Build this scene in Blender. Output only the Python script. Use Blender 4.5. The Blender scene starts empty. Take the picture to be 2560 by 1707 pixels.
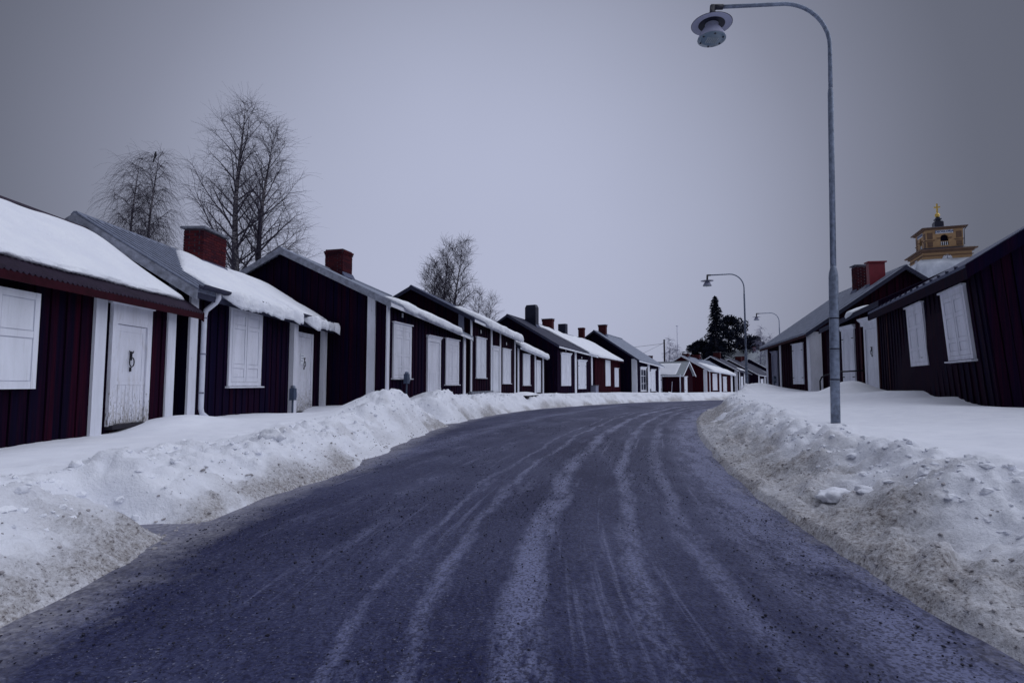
import bpy, math, random
import numpy as np
from mathutils import Vector, Matrix

R = math.radians
SC = bpy.context.scene
COL = SC.collection

# ------------------------------------------------------------------ camera, sky, sun, exposure
cam_d = bpy.data.cameras.new('camera')
cam_d.lens = 20.0
cam_d.sensor_width = 36.0
cam_d.clip_start = 0.05
cam_d.clip_end = 6000
cam = bpy.data.objects.new('camera', cam_d)
cam.location = (0, 0, 1.2)
cam.rotation_euler = (R(90 + 4.2), 0, 0)
COL.objects.link(cam)
SC.camera = cam

SUN_EL, SUN_AZ = 56.0, 92.0            # sun behind a thick cloud sheet
sd = Vector((math.sin(R(SUN_AZ)) * math.cos(R(SUN_EL)), math.cos(R(SUN_AZ)) * math.cos(R(SUN_EL)), math.sin(R(SUN_EL))))
world = bpy.data.worlds.new('World')
SC.world = world
world.use_nodes = True
wn, wl = world.node_tree.nodes, world.node_tree.links
wn.clear()
w_out = wn.new('ShaderNodeOutputWorld')
w_bg = wn.new('ShaderNodeBackground')
w_sky = wn.new('ShaderNodeTexSky')
w_sky.sky_type = 'NISHITA'
w_sky.sun_disc = False
w_sky.sun_elevation = R(SUN_EL)
w_sky.sun_rotation = R(SUN_AZ)
w_sky.air_density = 1.5
w_sky.dust_density = 4.0
w_tc = wn.new('ShaderNodeTexCoord')
w_dot = wn.new('ShaderNodeVectorMath'); w_dot.operation = 'DOT_PRODUCT'
w_dot.inputs[1].default_value = Vector((math.sin(R(-3)) * math.cos(R(11)), math.cos(R(-3)) * math.cos(R(11)), math.sin(R(11))))
wl.new(w_tc.outputs['Generated'], w_dot.inputs[0])
w_ramp = wn.new('ShaderNodeValToRGB')      # cloud sheet colours: brightest low ahead, with a lens-like vignette put in around it
cr = w_ramp.color_ramp
cr.interpolation = 'B_SPLINE'
stops = [(0.0, (0.95, 1.03, 1.38)), (0.5, (0.95, 1.03, 1.38)), (0.74, (1.0, 1.08, 1.44)), (0.85, (2.2, 2.35, 3.1)), (0.925, (3.3, 3.55, 4.7)), (1.0, (4.25, 4.55, 6.05))]
while len(cr.elements) < len(stops):
    cr.elements.new(0.5)
for e, (p, c) in zip(cr.elements, stops):
    e.position = p; e.color = (*[x / 8 for x in c], 1)
wl.new(w_dot.outputs['Value'], w_ramp.inputs['Fac'])
w_nz = wn.new('ShaderNodeTexNoise'); w_nz.inputs['Scale'].default_value = 1.6; w_nz.inputs['Detail'].default_value = 3
wl.new(w_tc.outputs['Generated'], w_nz.inputs['Vector'])
w_mr = wn.new('ShaderNodeMapRange'); w_mr.inputs['To Min'].default_value = 7.3; w_mr.inputs['To Max'].default_value = 8.7
wl.new(w_nz.outputs['Fac'], w_mr.inputs['Value'])
w_mul = wn.new('ShaderNodeVectorMath'); w_mul.operation = 'SCALE'
wl.new(w_ramp.outputs['Color'], w_mul.inputs[0]); wl.new(w_mr.outputs['Result'], w_mul.inputs['Scale'])
w_mix = wn.new('ShaderNodeMix'); w_mix.data_type = 'RGBA'; w_mix.inputs['Factor'].default_value = 0.985
wl.new(w_sky.outputs['Color'], w_mix.inputs['A']); wl.new(w_mul.outputs['Vector'], w_mix.inputs['B'])
wl.new(w_mix.outputs['Result'], w_bg.inputs['Color'])
w_bg.inputs['Strength'].default_value = 0.08
wl.new(w_bg.outputs['Background'], w_out.inputs['Surface'])

sun_d = bpy.data.lights.new('sun', 'SUN')
sun_d.energy = 1.5
sun_d.angle = R(105)
sun_d.color = (0.84, 0.88, 1.0)
sun = bpy.data.objects.new('sun', sun_d)
sun.rotation_euler = sd.to_track_quat('Z', 'Y').to_euler()
COL.objects.link(sun)

vs = SC.view_settings
vs.view_transform = 'Standard'
vs.look = 'None'
vs.gamma = 1.0
vs.use_curve_mapping = False
vs.exposure = 0.42
SC.cycles.max_bounces = 6
SC.cycles.diffuse_bounces = 3
SC.cycles.glossy_bounces = 2

# ------------------------------------------------------------------ noise (numpy)
_rs = np.random.RandomState(7)
_P = _rs.permutation(512)
_P = np.concatenate([_P, _P, _P])
_V = _rs.rand(2048)

def vnoise(x, y, z=0.0):
    x = np.asarray(x, float); y = np.asarray(y, float); z = np.zeros_like(x) + z
    xi, yi, zi = np.floor(x).astype(int), np.floor(y).astype(int), np.floor(z).astype(int)
    fx, fy, fz = x - xi, y - yi, z - zi
    fx = fx * fx * (3 - 2 * fx); fy = fy * fy * (3 - 2 * fy); fz = fz * fz * (3 - 2 * fz)
    def h(a, b, c):
        return _V[_P[(_P[(_P[a & 511] + b) & 511] + c) & 511]]
    def lerp(a, b, t):
        return a + (b - a) * t
    c00 = lerp(h(xi, yi, zi), h(xi + 1, yi, zi), fx); c10 = lerp(h(xi, yi + 1, zi), h(xi + 1, yi + 1, zi), fx)
    c01 = lerp(h(xi, yi, zi + 1), h(xi + 1, yi, zi + 1), fx); c11 = lerp(h(xi, yi + 1, zi + 1), h(xi + 1, yi + 1, zi + 1), fx)
    return lerp(lerp(c00, c10, fy), lerp(c01, c11, fy), fz) * 2 - 1

def fbm(x, y, z=0.0, oct=4, gain=0.5):
    t, a, f = 0.0, 1.0, 1.0
    for i in range(oct):
        t = t + a * vnoise(np.asarray(x) * f + 17.3 * i, np.asarray(y) * f + 9.1 * i, np.asarray(z) * f + 3.7 * i)
        a *= gain; f *= 2.03
    return t

def cells(x, y, seed=0):
    # random value of the nearest feature point, and distance to it
    x = np.asarray(x, float); y = np.asarray(y, float)
    xi, yi = np.floor(x).astype(int), np.floor(y).astype(int)
    best = np.full(x.shape, 9.0); val = np.zeros(x.shape)
    for i in (-1, 0, 1):
        for j in (-1, 0, 1):
            a, b = xi + i, yi + j
            h1 = _P[(_P[(a + seed) & 511] + b) & 511]
            px, py = a + _V[h1], b + _V[h1 + 600]
            q = (x - px) ** 2 + (y - py) ** 2
            m = q < best
            best = np.where(m, q, best); val = np.where(m, _V[h1 + 1200], val)
    return val, np.sqrt(best)

def sstep(a, b, x):
    t = np.clip((x - a) / (b - a), 0, 1)
    return t * t * (3 - 2 * t)

# ------------------------------------------------------------------ materials
class NT:
    def __init__(s, name, rough=0.7, metal=0.0, spec=0.5):
        s.m = bpy.data.materials.new(name); s.m.use_nodes = True
        s.n, s.l = s.m.node_tree.nodes, s.m.node_tree.links
        s.b = s.n['Principled BSDF']
        s.b.inputs['Roughness'].default_value = rough
        s.b.inputs['Metallic'].default_value = metal
        s.b.inputs['Specular IOR Level'].default_value = spec
    def node(s, t, **kw):
        n = s.n.new(t)
        for k, v in kw.items():
            if k in ('data_type', 'operation', 'blend_type', 'feature', 'noise_dimensions', 'attribute_name', 'wave_type', 'bands_direction', 'distance'):
                setattr(n, k, v)
            else:
                n.inputs[k].default_value = v
        return n
    def link(s, a, b): s.l.new(a, b)
    def pos(s, scale=(1, 1, 1), src='pos'):
        if src == 'pos':
            o = s.n.new('ShaderNodeNewGeometry').outputs['Position']
        else:
            o = s.n.new('ShaderNodeTexCoord').outputs[src]
        mp = s.n.new('ShaderNodeMapping'); mp.inputs['Scale'].default_value = scale
        s.link(o, mp.inputs['Vector'])
        return mp.outputs['Vector']
    def noise(s, vec, scale=1.0, detail=4.0, rough=0.55):
        n = s.node('ShaderNodeTexNoise', Scale=scale, Detail=detail, Roughness=rough)
        s.link(vec, n.inputs['Vector'])
        return n.outputs['Fac']
    def ramp(s, fac, a, b, lo=0.0, hi=1.0):
        n = s.node('ShaderNodeMapRange')
        n.inputs['From Min'].default_value = a; n.inputs['From Max'].default_value = b
        n.inputs['To Min'].default_value = lo; n.inputs['To Max'].default_value = hi
        s.link(fac, n.inputs['Value'])
        return n.outputs['Result']
    def mix(s, fac, a, b, blend='MIX'):
        n = s.node('ShaderNodeMix', data_type='RGBA', blend_type=blend)
        for k, v in (('A', a), ('B', b)):
            if isinstance(v, tuple): n.inputs[k].default_value = (*v[:3], 1)
            else: s.link(v, n.inputs[k])
        if isinstance(fac, (int, float)): n.inputs['Factor'].default_value = fac
        else: s.link(fac, n.inputs['Factor'])
        return n.outputs['Result']
    def math(s, op, a, b=None):
        n = s.node('ShaderNodeMath', operation=op)
        for i, v in enumerate((a, b)):
            if v is None: continue
            if isinstance(v, (int, float)): n.inputs[i].default_value = v
            else: s.link(v, n.inputs[i])
        return n.outputs[0]
    def color(s, c):
        if isinstance(c, tuple): s.b.inputs['Base Color'].default_value = (*c, 1)
        else: s.link(c, s.b.inputs['Base Color'])
    def bump(s, h, strength=0.4, dist=0.02):
        n = s.node('ShaderNodeBump', Strength=strength, Distance=dist)
        s.link(h, n.inputs['Height']); s.link(n.outputs['Normal'], s.b.inputs['Normal'])
    def rough(s, v): s.link(v, s.b.inputs['Roughness'])

M = {}
def simple(name, col, rough=0.7, metal=0.0, var=0.25, scale=6.0, spec=0.4, bump=0.15):
    t = NT(name, rough, metal, spec)
    f = t.noise(t.pos(), scale, 5)
    t.color(t.mix(t.ramp(f, 0.3, 0.7), tuple(c * (1 - var) for c in col), tuple(c * (1 + var) for c in col)))
    if bump: t.bump(t.noise(t.pos(), scale * 8, 3), bump, 0.01)
    M[name] = t.m
    return t

def wood_wall(name, red, navy, bias):  # navy puts the blue-black of graded shadows into the wall colour
    t = NT(name, 0.85, 0, 0.06)
    oi = t.node('ShaderNodeObjectInfo').outputs['Random']
    f = t.noise(t.pos((7, 7, 0.35)), 1.0, 5, 0.6)
    g = t.noise(t.pos((40, 40, 1.2)), 1.0, 4, 0.6)
    mixv = t.math('ADD', t.math('MULTIPLY', f, 0.9), t.math('MULTIPLY', oi, 0.22))
    c = t.mix(t.ramp(mixv, bias - 0.16, bias + 0.16), navy, red)
    c = t.mix(t.ramp(g, 0.35, 0.75), c, tuple(x * 0.45 for x in navy))
    w = t.noise(t.pos((24, 24, 0.8)), 1.0, 5, 0.7)          # bare grey wood showing through worn paint
    c = t.mix(t.ramp(w, 0.66, 0.8, 0, 0.35), c, (0.055, 0.045, 0.07))
    t.color(c)
    t.bump(g, 0.35, 0.006)
    M[name] = t.m
wood_wall('wall_red', (0.034, 0.002, 0.010), (0.0045, 0.002, 0.015), 0.59)
wood_wall('wall_dark', (0.021, 0.002, 0.011), (0.0045, 0.0022, 0.020), 0.60)
wood_wall('wall_bright', (0.055, 0.004, 0.011), (0.016, 0.0025, 0.011), 0.55)
wood_wall('wall_blue', (0.02, 0.0025, 0.013), (0.0045, 0.0025, 0.02), 0.60)
simple('red_trim', (0.028, 0.0025, 0.008), 0.7, spec=0.1)
simple('dark_core', (0.006, 0.004, 0.014), 0.9, var=0.1, bump=0, spec=0.05)

def paint(name, col, flake, flake_amt, grime=(0.32, 0.31, 0.3), foot=None):
    t = NT(name, 0.55, 0, 0.3)
    a = t.noise(t.pos((3, 3, 0.7)), 1.5, 5, 0.6)
    c = t.mix(t.ramp(a, 0.35, 0.75), col, tuple(x * 0.78 for x in col))
    b = t.noise(t.pos((9, 9, 2.5)), 3.0, 8, 0.72)
    c = t.mix(t.ramp(b, 0.62 - flake_amt, 0.68 - flake_amt, 0, 0.85), c, flake)
    if foot:        # paint peeled off by splashing near the sill
        sp_ = t.n.new('ShaderNodeSeparateXYZ'); t.link(t.pos(), sp_.inputs[0])
        lowf = t.ramp(sp_.outputs[2], foot[1], foot[0], 0.0, 0.17)
        fl = t.math('ADD', t.noise(t.pos((16, 16, 5)), 3.0, 8, 0.75), lowf)
        c = t.mix(t.ramp(fl, 0.64, 0.69, 0, 0.9), c, (0.10, 0.085, 0.08))
        c = t.mix(t.ramp(t.math('ADD', t.noise(t.pos((8, 8, 1.5)), 2.0, 5), lowf), 0.55, 0.85, 0, 0.6), c, (0.34, 0.31, 0.27))
    s_ = t.noise(t.pos((14, 14, 0.5)), 2.0, 3)
    c = t.mix(t.ramp(s_, 0.62, 0.85, 0, 0.5), c, grime)
    t.color(c)
    t.bump(t.noise(t.pos((30, 30, 1.5)), 1.0, 4), 0.25, 0.004)
    M[name] = t.m
paint('white_paint', (0.76, 0.78, 0.87), (0.25, 0.25, 0.3), -0.03)
paint('white_worn', (0.74, 0.75, 0.84), (0.16, 0.15, 0.18), 0.0)
paint('white_clean', (0.78, 0.80, 0.88), (0.4, 0.4, 0.46), -0.02)
paint('door_worn', (0.74, 0.75, 0.84), (0.2, 0.19, 0.22), -0.02, foot=(0.5, 1.35))
paint('grey_board', (0.22, 0.23, 0.32), (0.09, 0.09, 0.13), 0.05)
simple('iron', (0.012, 0.012, 0.02), 0.5, 0.4)
simple('pipe_white', (0.6, 0.62, 0.72), 0.4, var=0.12)

def roofing(name, col, line):
    t = NT(name, 0.75, 0, 0.25)
    a = t.noise(t.pos((5, 5, 5)), 1.2, 6, 0.65)
    b = t.noise(t.pos((26, 26, 26)), 1.0, 4)
    c = t.mix(t.ramp(a, 0.32, 0.7), col, tuple(x * line for x in col))
    c = t.mix(t.ramp(b, 0.58, 0.72, 0, 0.6), c, tuple(x * 0.45 for x in col))
    t.color(c); t.bump(b, 0.4, 0.01)
    M[name] = t.m
roofing('roof_grey', (0.2, 0.225, 0.31), 0.55)
roofing('roof_slate', (0.26, 0.29, 0.38), 0.6)
roofing('roof_dark', (0.035, 0.038, 0.075), 0.6)
roofing('roof_metal', (0.10, 0.115, 0.19), 0.7)
roofing('roof_pale', (0.33, 0.36, 0.40), 0.8)
roofing('roof_maroon', (0.035, 0.022, 0.045), 0.6)
roofing('barge_grey', (0.32, 0.34, 0.42), 0.4)

def brick(name, col, mortar, sx):
    t = NT(name, 0.9, 0, 0.1)
    br = t.n.new('ShaderNodeTexBrick')
    br.inputs['Color1'].default_value = (*col, 1); br.inputs['Color2'].default_value = (*[c * 0.55 for c in col], 1)
    br.inputs['Mortar'].default_value = (*mortar, 1)
    br.inputs['Scale'].default_value = sx; br.inputs['Mortar Size'].default_value = 0.012
    mp = t.n.new('ShaderNodeMapping'); mp.inputs['Rotation'].default_value = (R(90), 0, 0)
    t.link(t.n.new('ShaderNodeTexCoord').outputs['Object'], mp.inputs['Vector'])
    t.link(mp.outputs['Vector'], br.inputs['Vector'])
    t.color(br.outputs['Color'])
    M[name] = t.m
brick('brick_far', (0.075, 0.015, 0.018), (0.045, 0.036, 0.05), 3.4)
t = NT('brick_unit', 0.9, 0, 0.1)
oi = t.node('ShaderNodeObjectInfo').outputs['Random']
f = t.noise(t.pos((12, 12, 12)), 1.5, 5, 0.65)
c = t.mix(oi, (0.085, 0.014, 0.018), (0.034, 0.008, 0.016))
c = t.mix(t.ramp(f, 0.5, 0.75, 0, 0.7), c, (0.04, 0.018, 0.03))
t.color(c); t.bump(t.noise(t.pos((60, 60, 60)), 1, 4), 0.4, 0.004); M['brick_unit'] = t.m
simple('mortar', (0.07, 0.055, 0.07), 0.95, var=0.3, spec=0.05)
simple('mortar_pale', (0.16, 0.14, 0.17), 0.95, var=0.3, spec=0.05)
simple('cap_grey', (0.15, 0.16, 0.2), 0.8, var=0.3)
simple('red_metal', (0.19, 0.012, 0.026), 0.5, var=0.12, bump=0)
simple('black_metal', (0.010, 0.012, 0.034), 0.45, 0.2, bump=0)
simple('galvanised', (0.2, 0.235, 0.31), 0.45, 0.45, var=0.35, scale=14, bump=0.05)
simple('lamp_black', (0.008, 0.009, 0.022), 0.4)
simple('lamp_grey', (0.34, 0.35, 0.47), 0.4, 0.0, var=0.05, bump=0)
t = NT('lamp_glass', 0.15, 0, 0.6); t.color((0.16, 0.22, 0.28)); M['lamp_glass'] = t.m
simple('led', (0.4, 0.42, 0.42), 0.3, bump=0)
simple('ochre', (0.38, 0.235, 0.12), 0.8, var=0.12, scale=2)
simple('ochre_dark', (0.13, 0.075, 0.05), 0.8, var=0.15, scale=2)
simple('gold', (0.62, 0.42, 0.10), 0.35, 0.5, var=0.1, bump=0)
simple('copper_black', (0.010, 0.011, 0.03), 0.5)
simple('sign_white', (0.7, 0.72, 0.76), 0.5, var=0.04, bump=0)
simple('sign_blue', (0.03, 0.05, 0.16), 0.5, var=0.05, bump=0)
simple('box_blue', (0.05, 0.07, 0.12), 0.5, var=0.2, bump=0)
simple('pole_wood', (0.04, 0.035, 0.05), 0.9)
simple('step_wood', (0.018, 0.015, 0.025), 0.9)
simple('bird_black', (0.006, 0.006, 0.012), 0.6, bump=0)
simple('mast_paint', (0.45, 0.45, 0.55), 0.6, bump=0)
simple('paper', (0.72, 0.74, 0.8), 0.7, var=0.04, bump=0)
t = NT('window_glass', 0.08, 0, 0.6); t.color((0.02, 0.025, 0.05)); M['window_glass'] = t.m

t = NT('sheet', 0.4, 0, 0.4)
f = t.noise(t.pos((0.8, 0.8, 0.5)), 1.0, 5, 0.6)
t.color(t.mix(t.ramp(f, 0.3, 0.7), (0.62, 0.66, 0.74), (0.36, 0.39, 0.46)))
t.bump(f, 0.6, 0.3); M['sheet'] = t.m

t = NT('birch_bark', 0.85, 0, 0.2)
f = t.noise(t.pos((6, 6, 14)), 1.2, 5, 0.65)
g = t.noise(t.pos((0.8, 0.8, 0.5)), 1.0, 3)
c = t.mix(t.ramp(f, 0.45, 0.58), (0.34, 0.32, 0.34), (0.02, 0.018, 0.03))
c = t.mix(t.ramp(g, 0.35, 0.65), c, (0.025, 0.02, 0.035))
t.color(c); M['birch_bark'] = t.m
simple('twig', (0.045, 0.038, 0.058), 0.9, bump=0)
simple('twig_frost', (0.22, 0.22, 0.30), 0.9, bump=0)
t = NT('needles', 0.9, 0, 0.05)
f = t.noise(t.pos((0.5, 0.5, 0.5)), 1.0, 4)
t.color(t.mix(t.ramp(f, 0.35, 0.7), (0.004, 0.005, 0.014), (0.02, 0.024, 0.04))); M['needles'] = t.m

# clean snow on roofs
t = NT('roof_snow', 0.7, 0, 0.25)
f = t.noise(t.pos((2, 2, 2)), 1.0, 5)
t.color(t.mix(t.ramp(f, 0.3, 0.7), (0.86, 0.88, 0.93), (0.78, 0.80, 0.88)))
t.bump(t.math('ADD', t.noise(t.pos((14, 14, 14)), 1, 6, 0.6), t.math('MULTIPLY', t.noise(t.pos((3.5, 3.5, 3.5)), 1, 4, 0.6), 2.0)), 0.5, 0.04); M['roof_snow'] = t.m

# ground snow with plough dirt
t = NT('ground_snow', 0.75, 0, 0.25)
at = t.node('ShaderNodeAttribute'); at.attribute_name = 'dirt'
dirt = at.outputs['Fac']
n1 = t.noise(t.pos((3, 3, 3)), 1.0, 6, 0.65)
n2 = t.noise(t.pos((34, 34, 34)), 1.0, 5, 0.7)
n3 = t.noise(t.pos((90, 90, 90)), 1.0, 3, 0.7)
base = t.mix(t.ramp(n1, 0.35, 0.7), (0.84, 0.86, 0.93), (0.76, 0.78, 0.86))
brown = t.mix(t.ramp(n2, 0.35, 0.7), (0.47, 0.455, 0.465), (0.17, 0.15, 0.145))
n4 = t.noise(t.pos((11, 11, 11)), 1.0, 5, 0.7)
d1 = t.math('MULTIPLY', dirt, t.ramp(t.math('ADD', t.math('MULTIPLY', n4, 0.7), t.math('MULTIPLY', n2, 0.6)), 0.40, 0.95, 0.35, 1.15))
c = t.mix(t.ramp(d1, 0.05, 0.85), base, brown)
sp = t.math('MAXIMUM', t.math('MULTIPLY', t.ramp(n3, 0.585, 0.63), t.ramp(d1, 0.15, 0.7, 0, 0.85)), t.math('MULTIPLY', t.ramp(n2, 0.62, 0.68), t.ramp(d1, 0.25, 0.8, 0, 0.8)))
c = t.mix(sp, c, (0.05, 0.04, 0.05))
t.color(c)
fa = t.node('ShaderNodeAttribute'); fa.attribute_name = 'face'
vo = t.n.new('ShaderNodeTexVoronoi'); vo.inputs['Scale'].default_value = 9.0
wv_ = t.n.new('ShaderNodeVectorMath'); wv_.operation = 'ADD'
nv_ = t.n.new('ShaderNodeTexNoise'); nv_.inputs['Scale'].default_value = 7.0; nv_.inputs['Detail'].default_value = 4
t.link(t.pos(), nv_.inputs['Vector'])
sc_ = t.n.new('ShaderNodeVectorMath'); sc_.operation = 'SCALE'; sc_.inputs['Scale'].default_value = 0.22
t.link(nv_.outputs['Color'], sc_.inputs[0]); t.link(t.pos(), wv_.inputs[0]); t.link(sc_.outputs['Vector'], wv_.inputs[1])
t.link(wv_.outputs['Vector'], vo.inputs['Vector'])
bh = t.math('ADD', t.math('MULTIPLY', n4, t.ramp(fa.outputs['Fac'], 0.0, 0.7, 0.10, 0.8)), t.math('MULTIPLY', n2, t.ramp(fa.outputs['Fac'], 0.0, 0.7, 0.10, 0.75)))
bh = t.math('ADD', bh, t.math('MULTIPLY', n3, t.ramp(dirt, 0.05, 0.7, 0.02, 0.4)))
bh = t.math('SUBTRACT', bh, t.math('MULTIPLY', vo.outputs['Distance'], t.ramp(fa.outputs['Fac'], 0.1, 0.8, 0.0, 0.35)))
t.bump(bh, 0.55, 0.05)
M['ground_snow'] = t.m

simple('snow_lump', (0.62, 0.63, 0.68), 0.75, var=0.2, scale=9)
simple('dirty_lump', (0.36, 0.345, 0.36), 0.85, var=0.5, scale=30, bump=0.6)
simple('grit', (0.012, 0.012, 0.03), 0.7, bump=0)

# icy road: UV x = metres from the right-hand edge, UV y = metres along
t = NT('icy_road', 0.4, 0, 0.14)
uv = t.n.new('ShaderNodeTexCoord').outputs['UV']
sep = t.n.new('ShaderNodeSeparateXYZ'); t.link(uv, sep.inputs[0])
def uvn(sx, sy, det=5, rg=0.6):
    mp = t.n.new('ShaderNodeMapping'); mp.inputs['Scale'].default_value = (sx, sy, 1)
    t.link(uv, mp.inputs['Vector']); return t.noise(mp.outputs['Vector'], 1.0, det, rg)
wob = t.math('ADD', t.math('MULTIPLY', t.math('SUBTRACT', uvn(0.25, 0.14, 3), 0.5), 0.7), t.math('MULTIPLY', t.math('SUBTRACT', uvn(2.5, 0.9, 6, 0.72), 0.5), 0.30))
tr = t.math('ADD', sep.outputs[0], wob)
def band(centre, width):
    return t.ramp(t.math('ABSOLUTE', t.math('SUBTRACT', tr, centre)), width * 1.15, width * 0.4, 0, 1)
streak = uvn(9.0, 0.25, 7, 0.68)
streak2 = uvn(2.6, 0.6, 8, 0.70)
fine = uvn(26, 9.0, 6, 0.75)
patch = uvn(0.7, 0.3, 6, 0.65)
brk = t.math('ADD', t.math('MULTIPLY', uvn(3.0, 0.7, 7, 0.72), 0.75), t.math('MULTIPLY', fine, 0.35))
ice = None
for cc, ww, aa in ((2.1, 0.13, 0.85), (1.42, 0.09, 0.65), (0.22, 0.45, 0.8), (2.62, 0.06, 0.6), (2.95, 0.04, 0.5), (0.95, 0.10, 0.5), (5.2, 0.35, 0.4)):
    q_ = t.math('MULTIPLY', band(cc, ww), aa)
    ice = q_ if ice is None else t.math('MAXIMUM', ice, q_)
ice = t.math('MULTIPLY', ice, t.ramp(brk, 0.44, 0.60, 0.0, 1.15))
ice = t.math('MAXIMUM', ice, t.math('MULTIPLY', t.ramp(streak2, 0.55, 0.66, 0.0, 0.45), t.ramp(fine, 0.38, 0.55, 0.35, 1.0)))
ice = t.math('MAXIMUM', ice, t.ramp(streak, 0.58, 0.68, 0.0, 0.55))
ice2 = t.math('ADD', ice, t.math('ADD', t.ramp(fine, 0.3, 0.72, -0.18, 0.24), t.ramp(patch, 0.35, 0.7, -0.15, 0.22)))
c = t.mix(t.ramp(ice2, -0.2, 1.1), (0.003, 0.005, 0.047), (0.165, 0.18, 0.32))
g1 = t.noise(t.pos((55, 55, 55)), 1, 2, 0.5)
g2 = t.noise(t.pos((26, 26, 26)), 1, 3, 0.6)
gr = t.math('MAXIMUM', t.ramp(g1, 0.535, 0.58), t.ramp(g2, 0.585, 0.63))
gr = t.math('MULTIPLY', gr, t.ramp(patch, 0.3, 0.6, 0.9, 0.6))
c = t.mix(gr, c, (0.010, 0.010, 0.035))
g3 = t.noise(t.pos((48, 48, 48)), 1.3, 2, 0.5)
c = t.mix(t.math('MULTIPLY', t.ramp(g3, 0.66, 0.71), t.ramp(tr, 1.6, 2.6, 0.0, 0.45)), c, (0.36, 0.37, 0.47))
fr = t.node('ShaderNodeAttribute'); fr.attribute_name = 'dirt'
frf = t.math('ADD', fr.outputs['Fac'], t.math('MULTIPLY', t.math('SUBTRACT', t.noise(t.pos((2.2, 2.2, 2.2)), 1.0, 7, 0.72), 0.5), 1.5))
frf = t.math('MULTIPLY', t.ramp(frf, 0.45, 1.05, 0.0, 0.85), t.ramp(g2, 0.35, 0.6, 1.0, 0.45))
c = t.mix(frf, c, t.mix(g1, (0.40, 0.40, 0.46), (0.20, 0.19, 0.21)))
t.color(c)
t.rough(t.ramp(ice2, -0.1, 0.8, 0.55, 0.36))
t.bump(t.math('ADD', t.math('MULTIPLY', g2, 0.6), t.math('ADD', g1, fine)), 0.55, 0.012)
M['icy_road'] = t.m

# ------------------------------------------------------------------ mesh helpers
def tag(o, label=None, cat=None, group=None, kind=None):
    if label: o['label'] = label
    if cat: o['category'] = cat
    if group: o['group'] = group
    if kind: o['kind'] = kind
    return o

def empty(name, loc, rz=0.0):
    o = bpy.data.objects.new(name, None)
    o.empty_display_size = 0.2
    o.location = loc; o.rotation_euler = (0, 0, rz)
    COL.objects.link(o)
    return o

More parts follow.
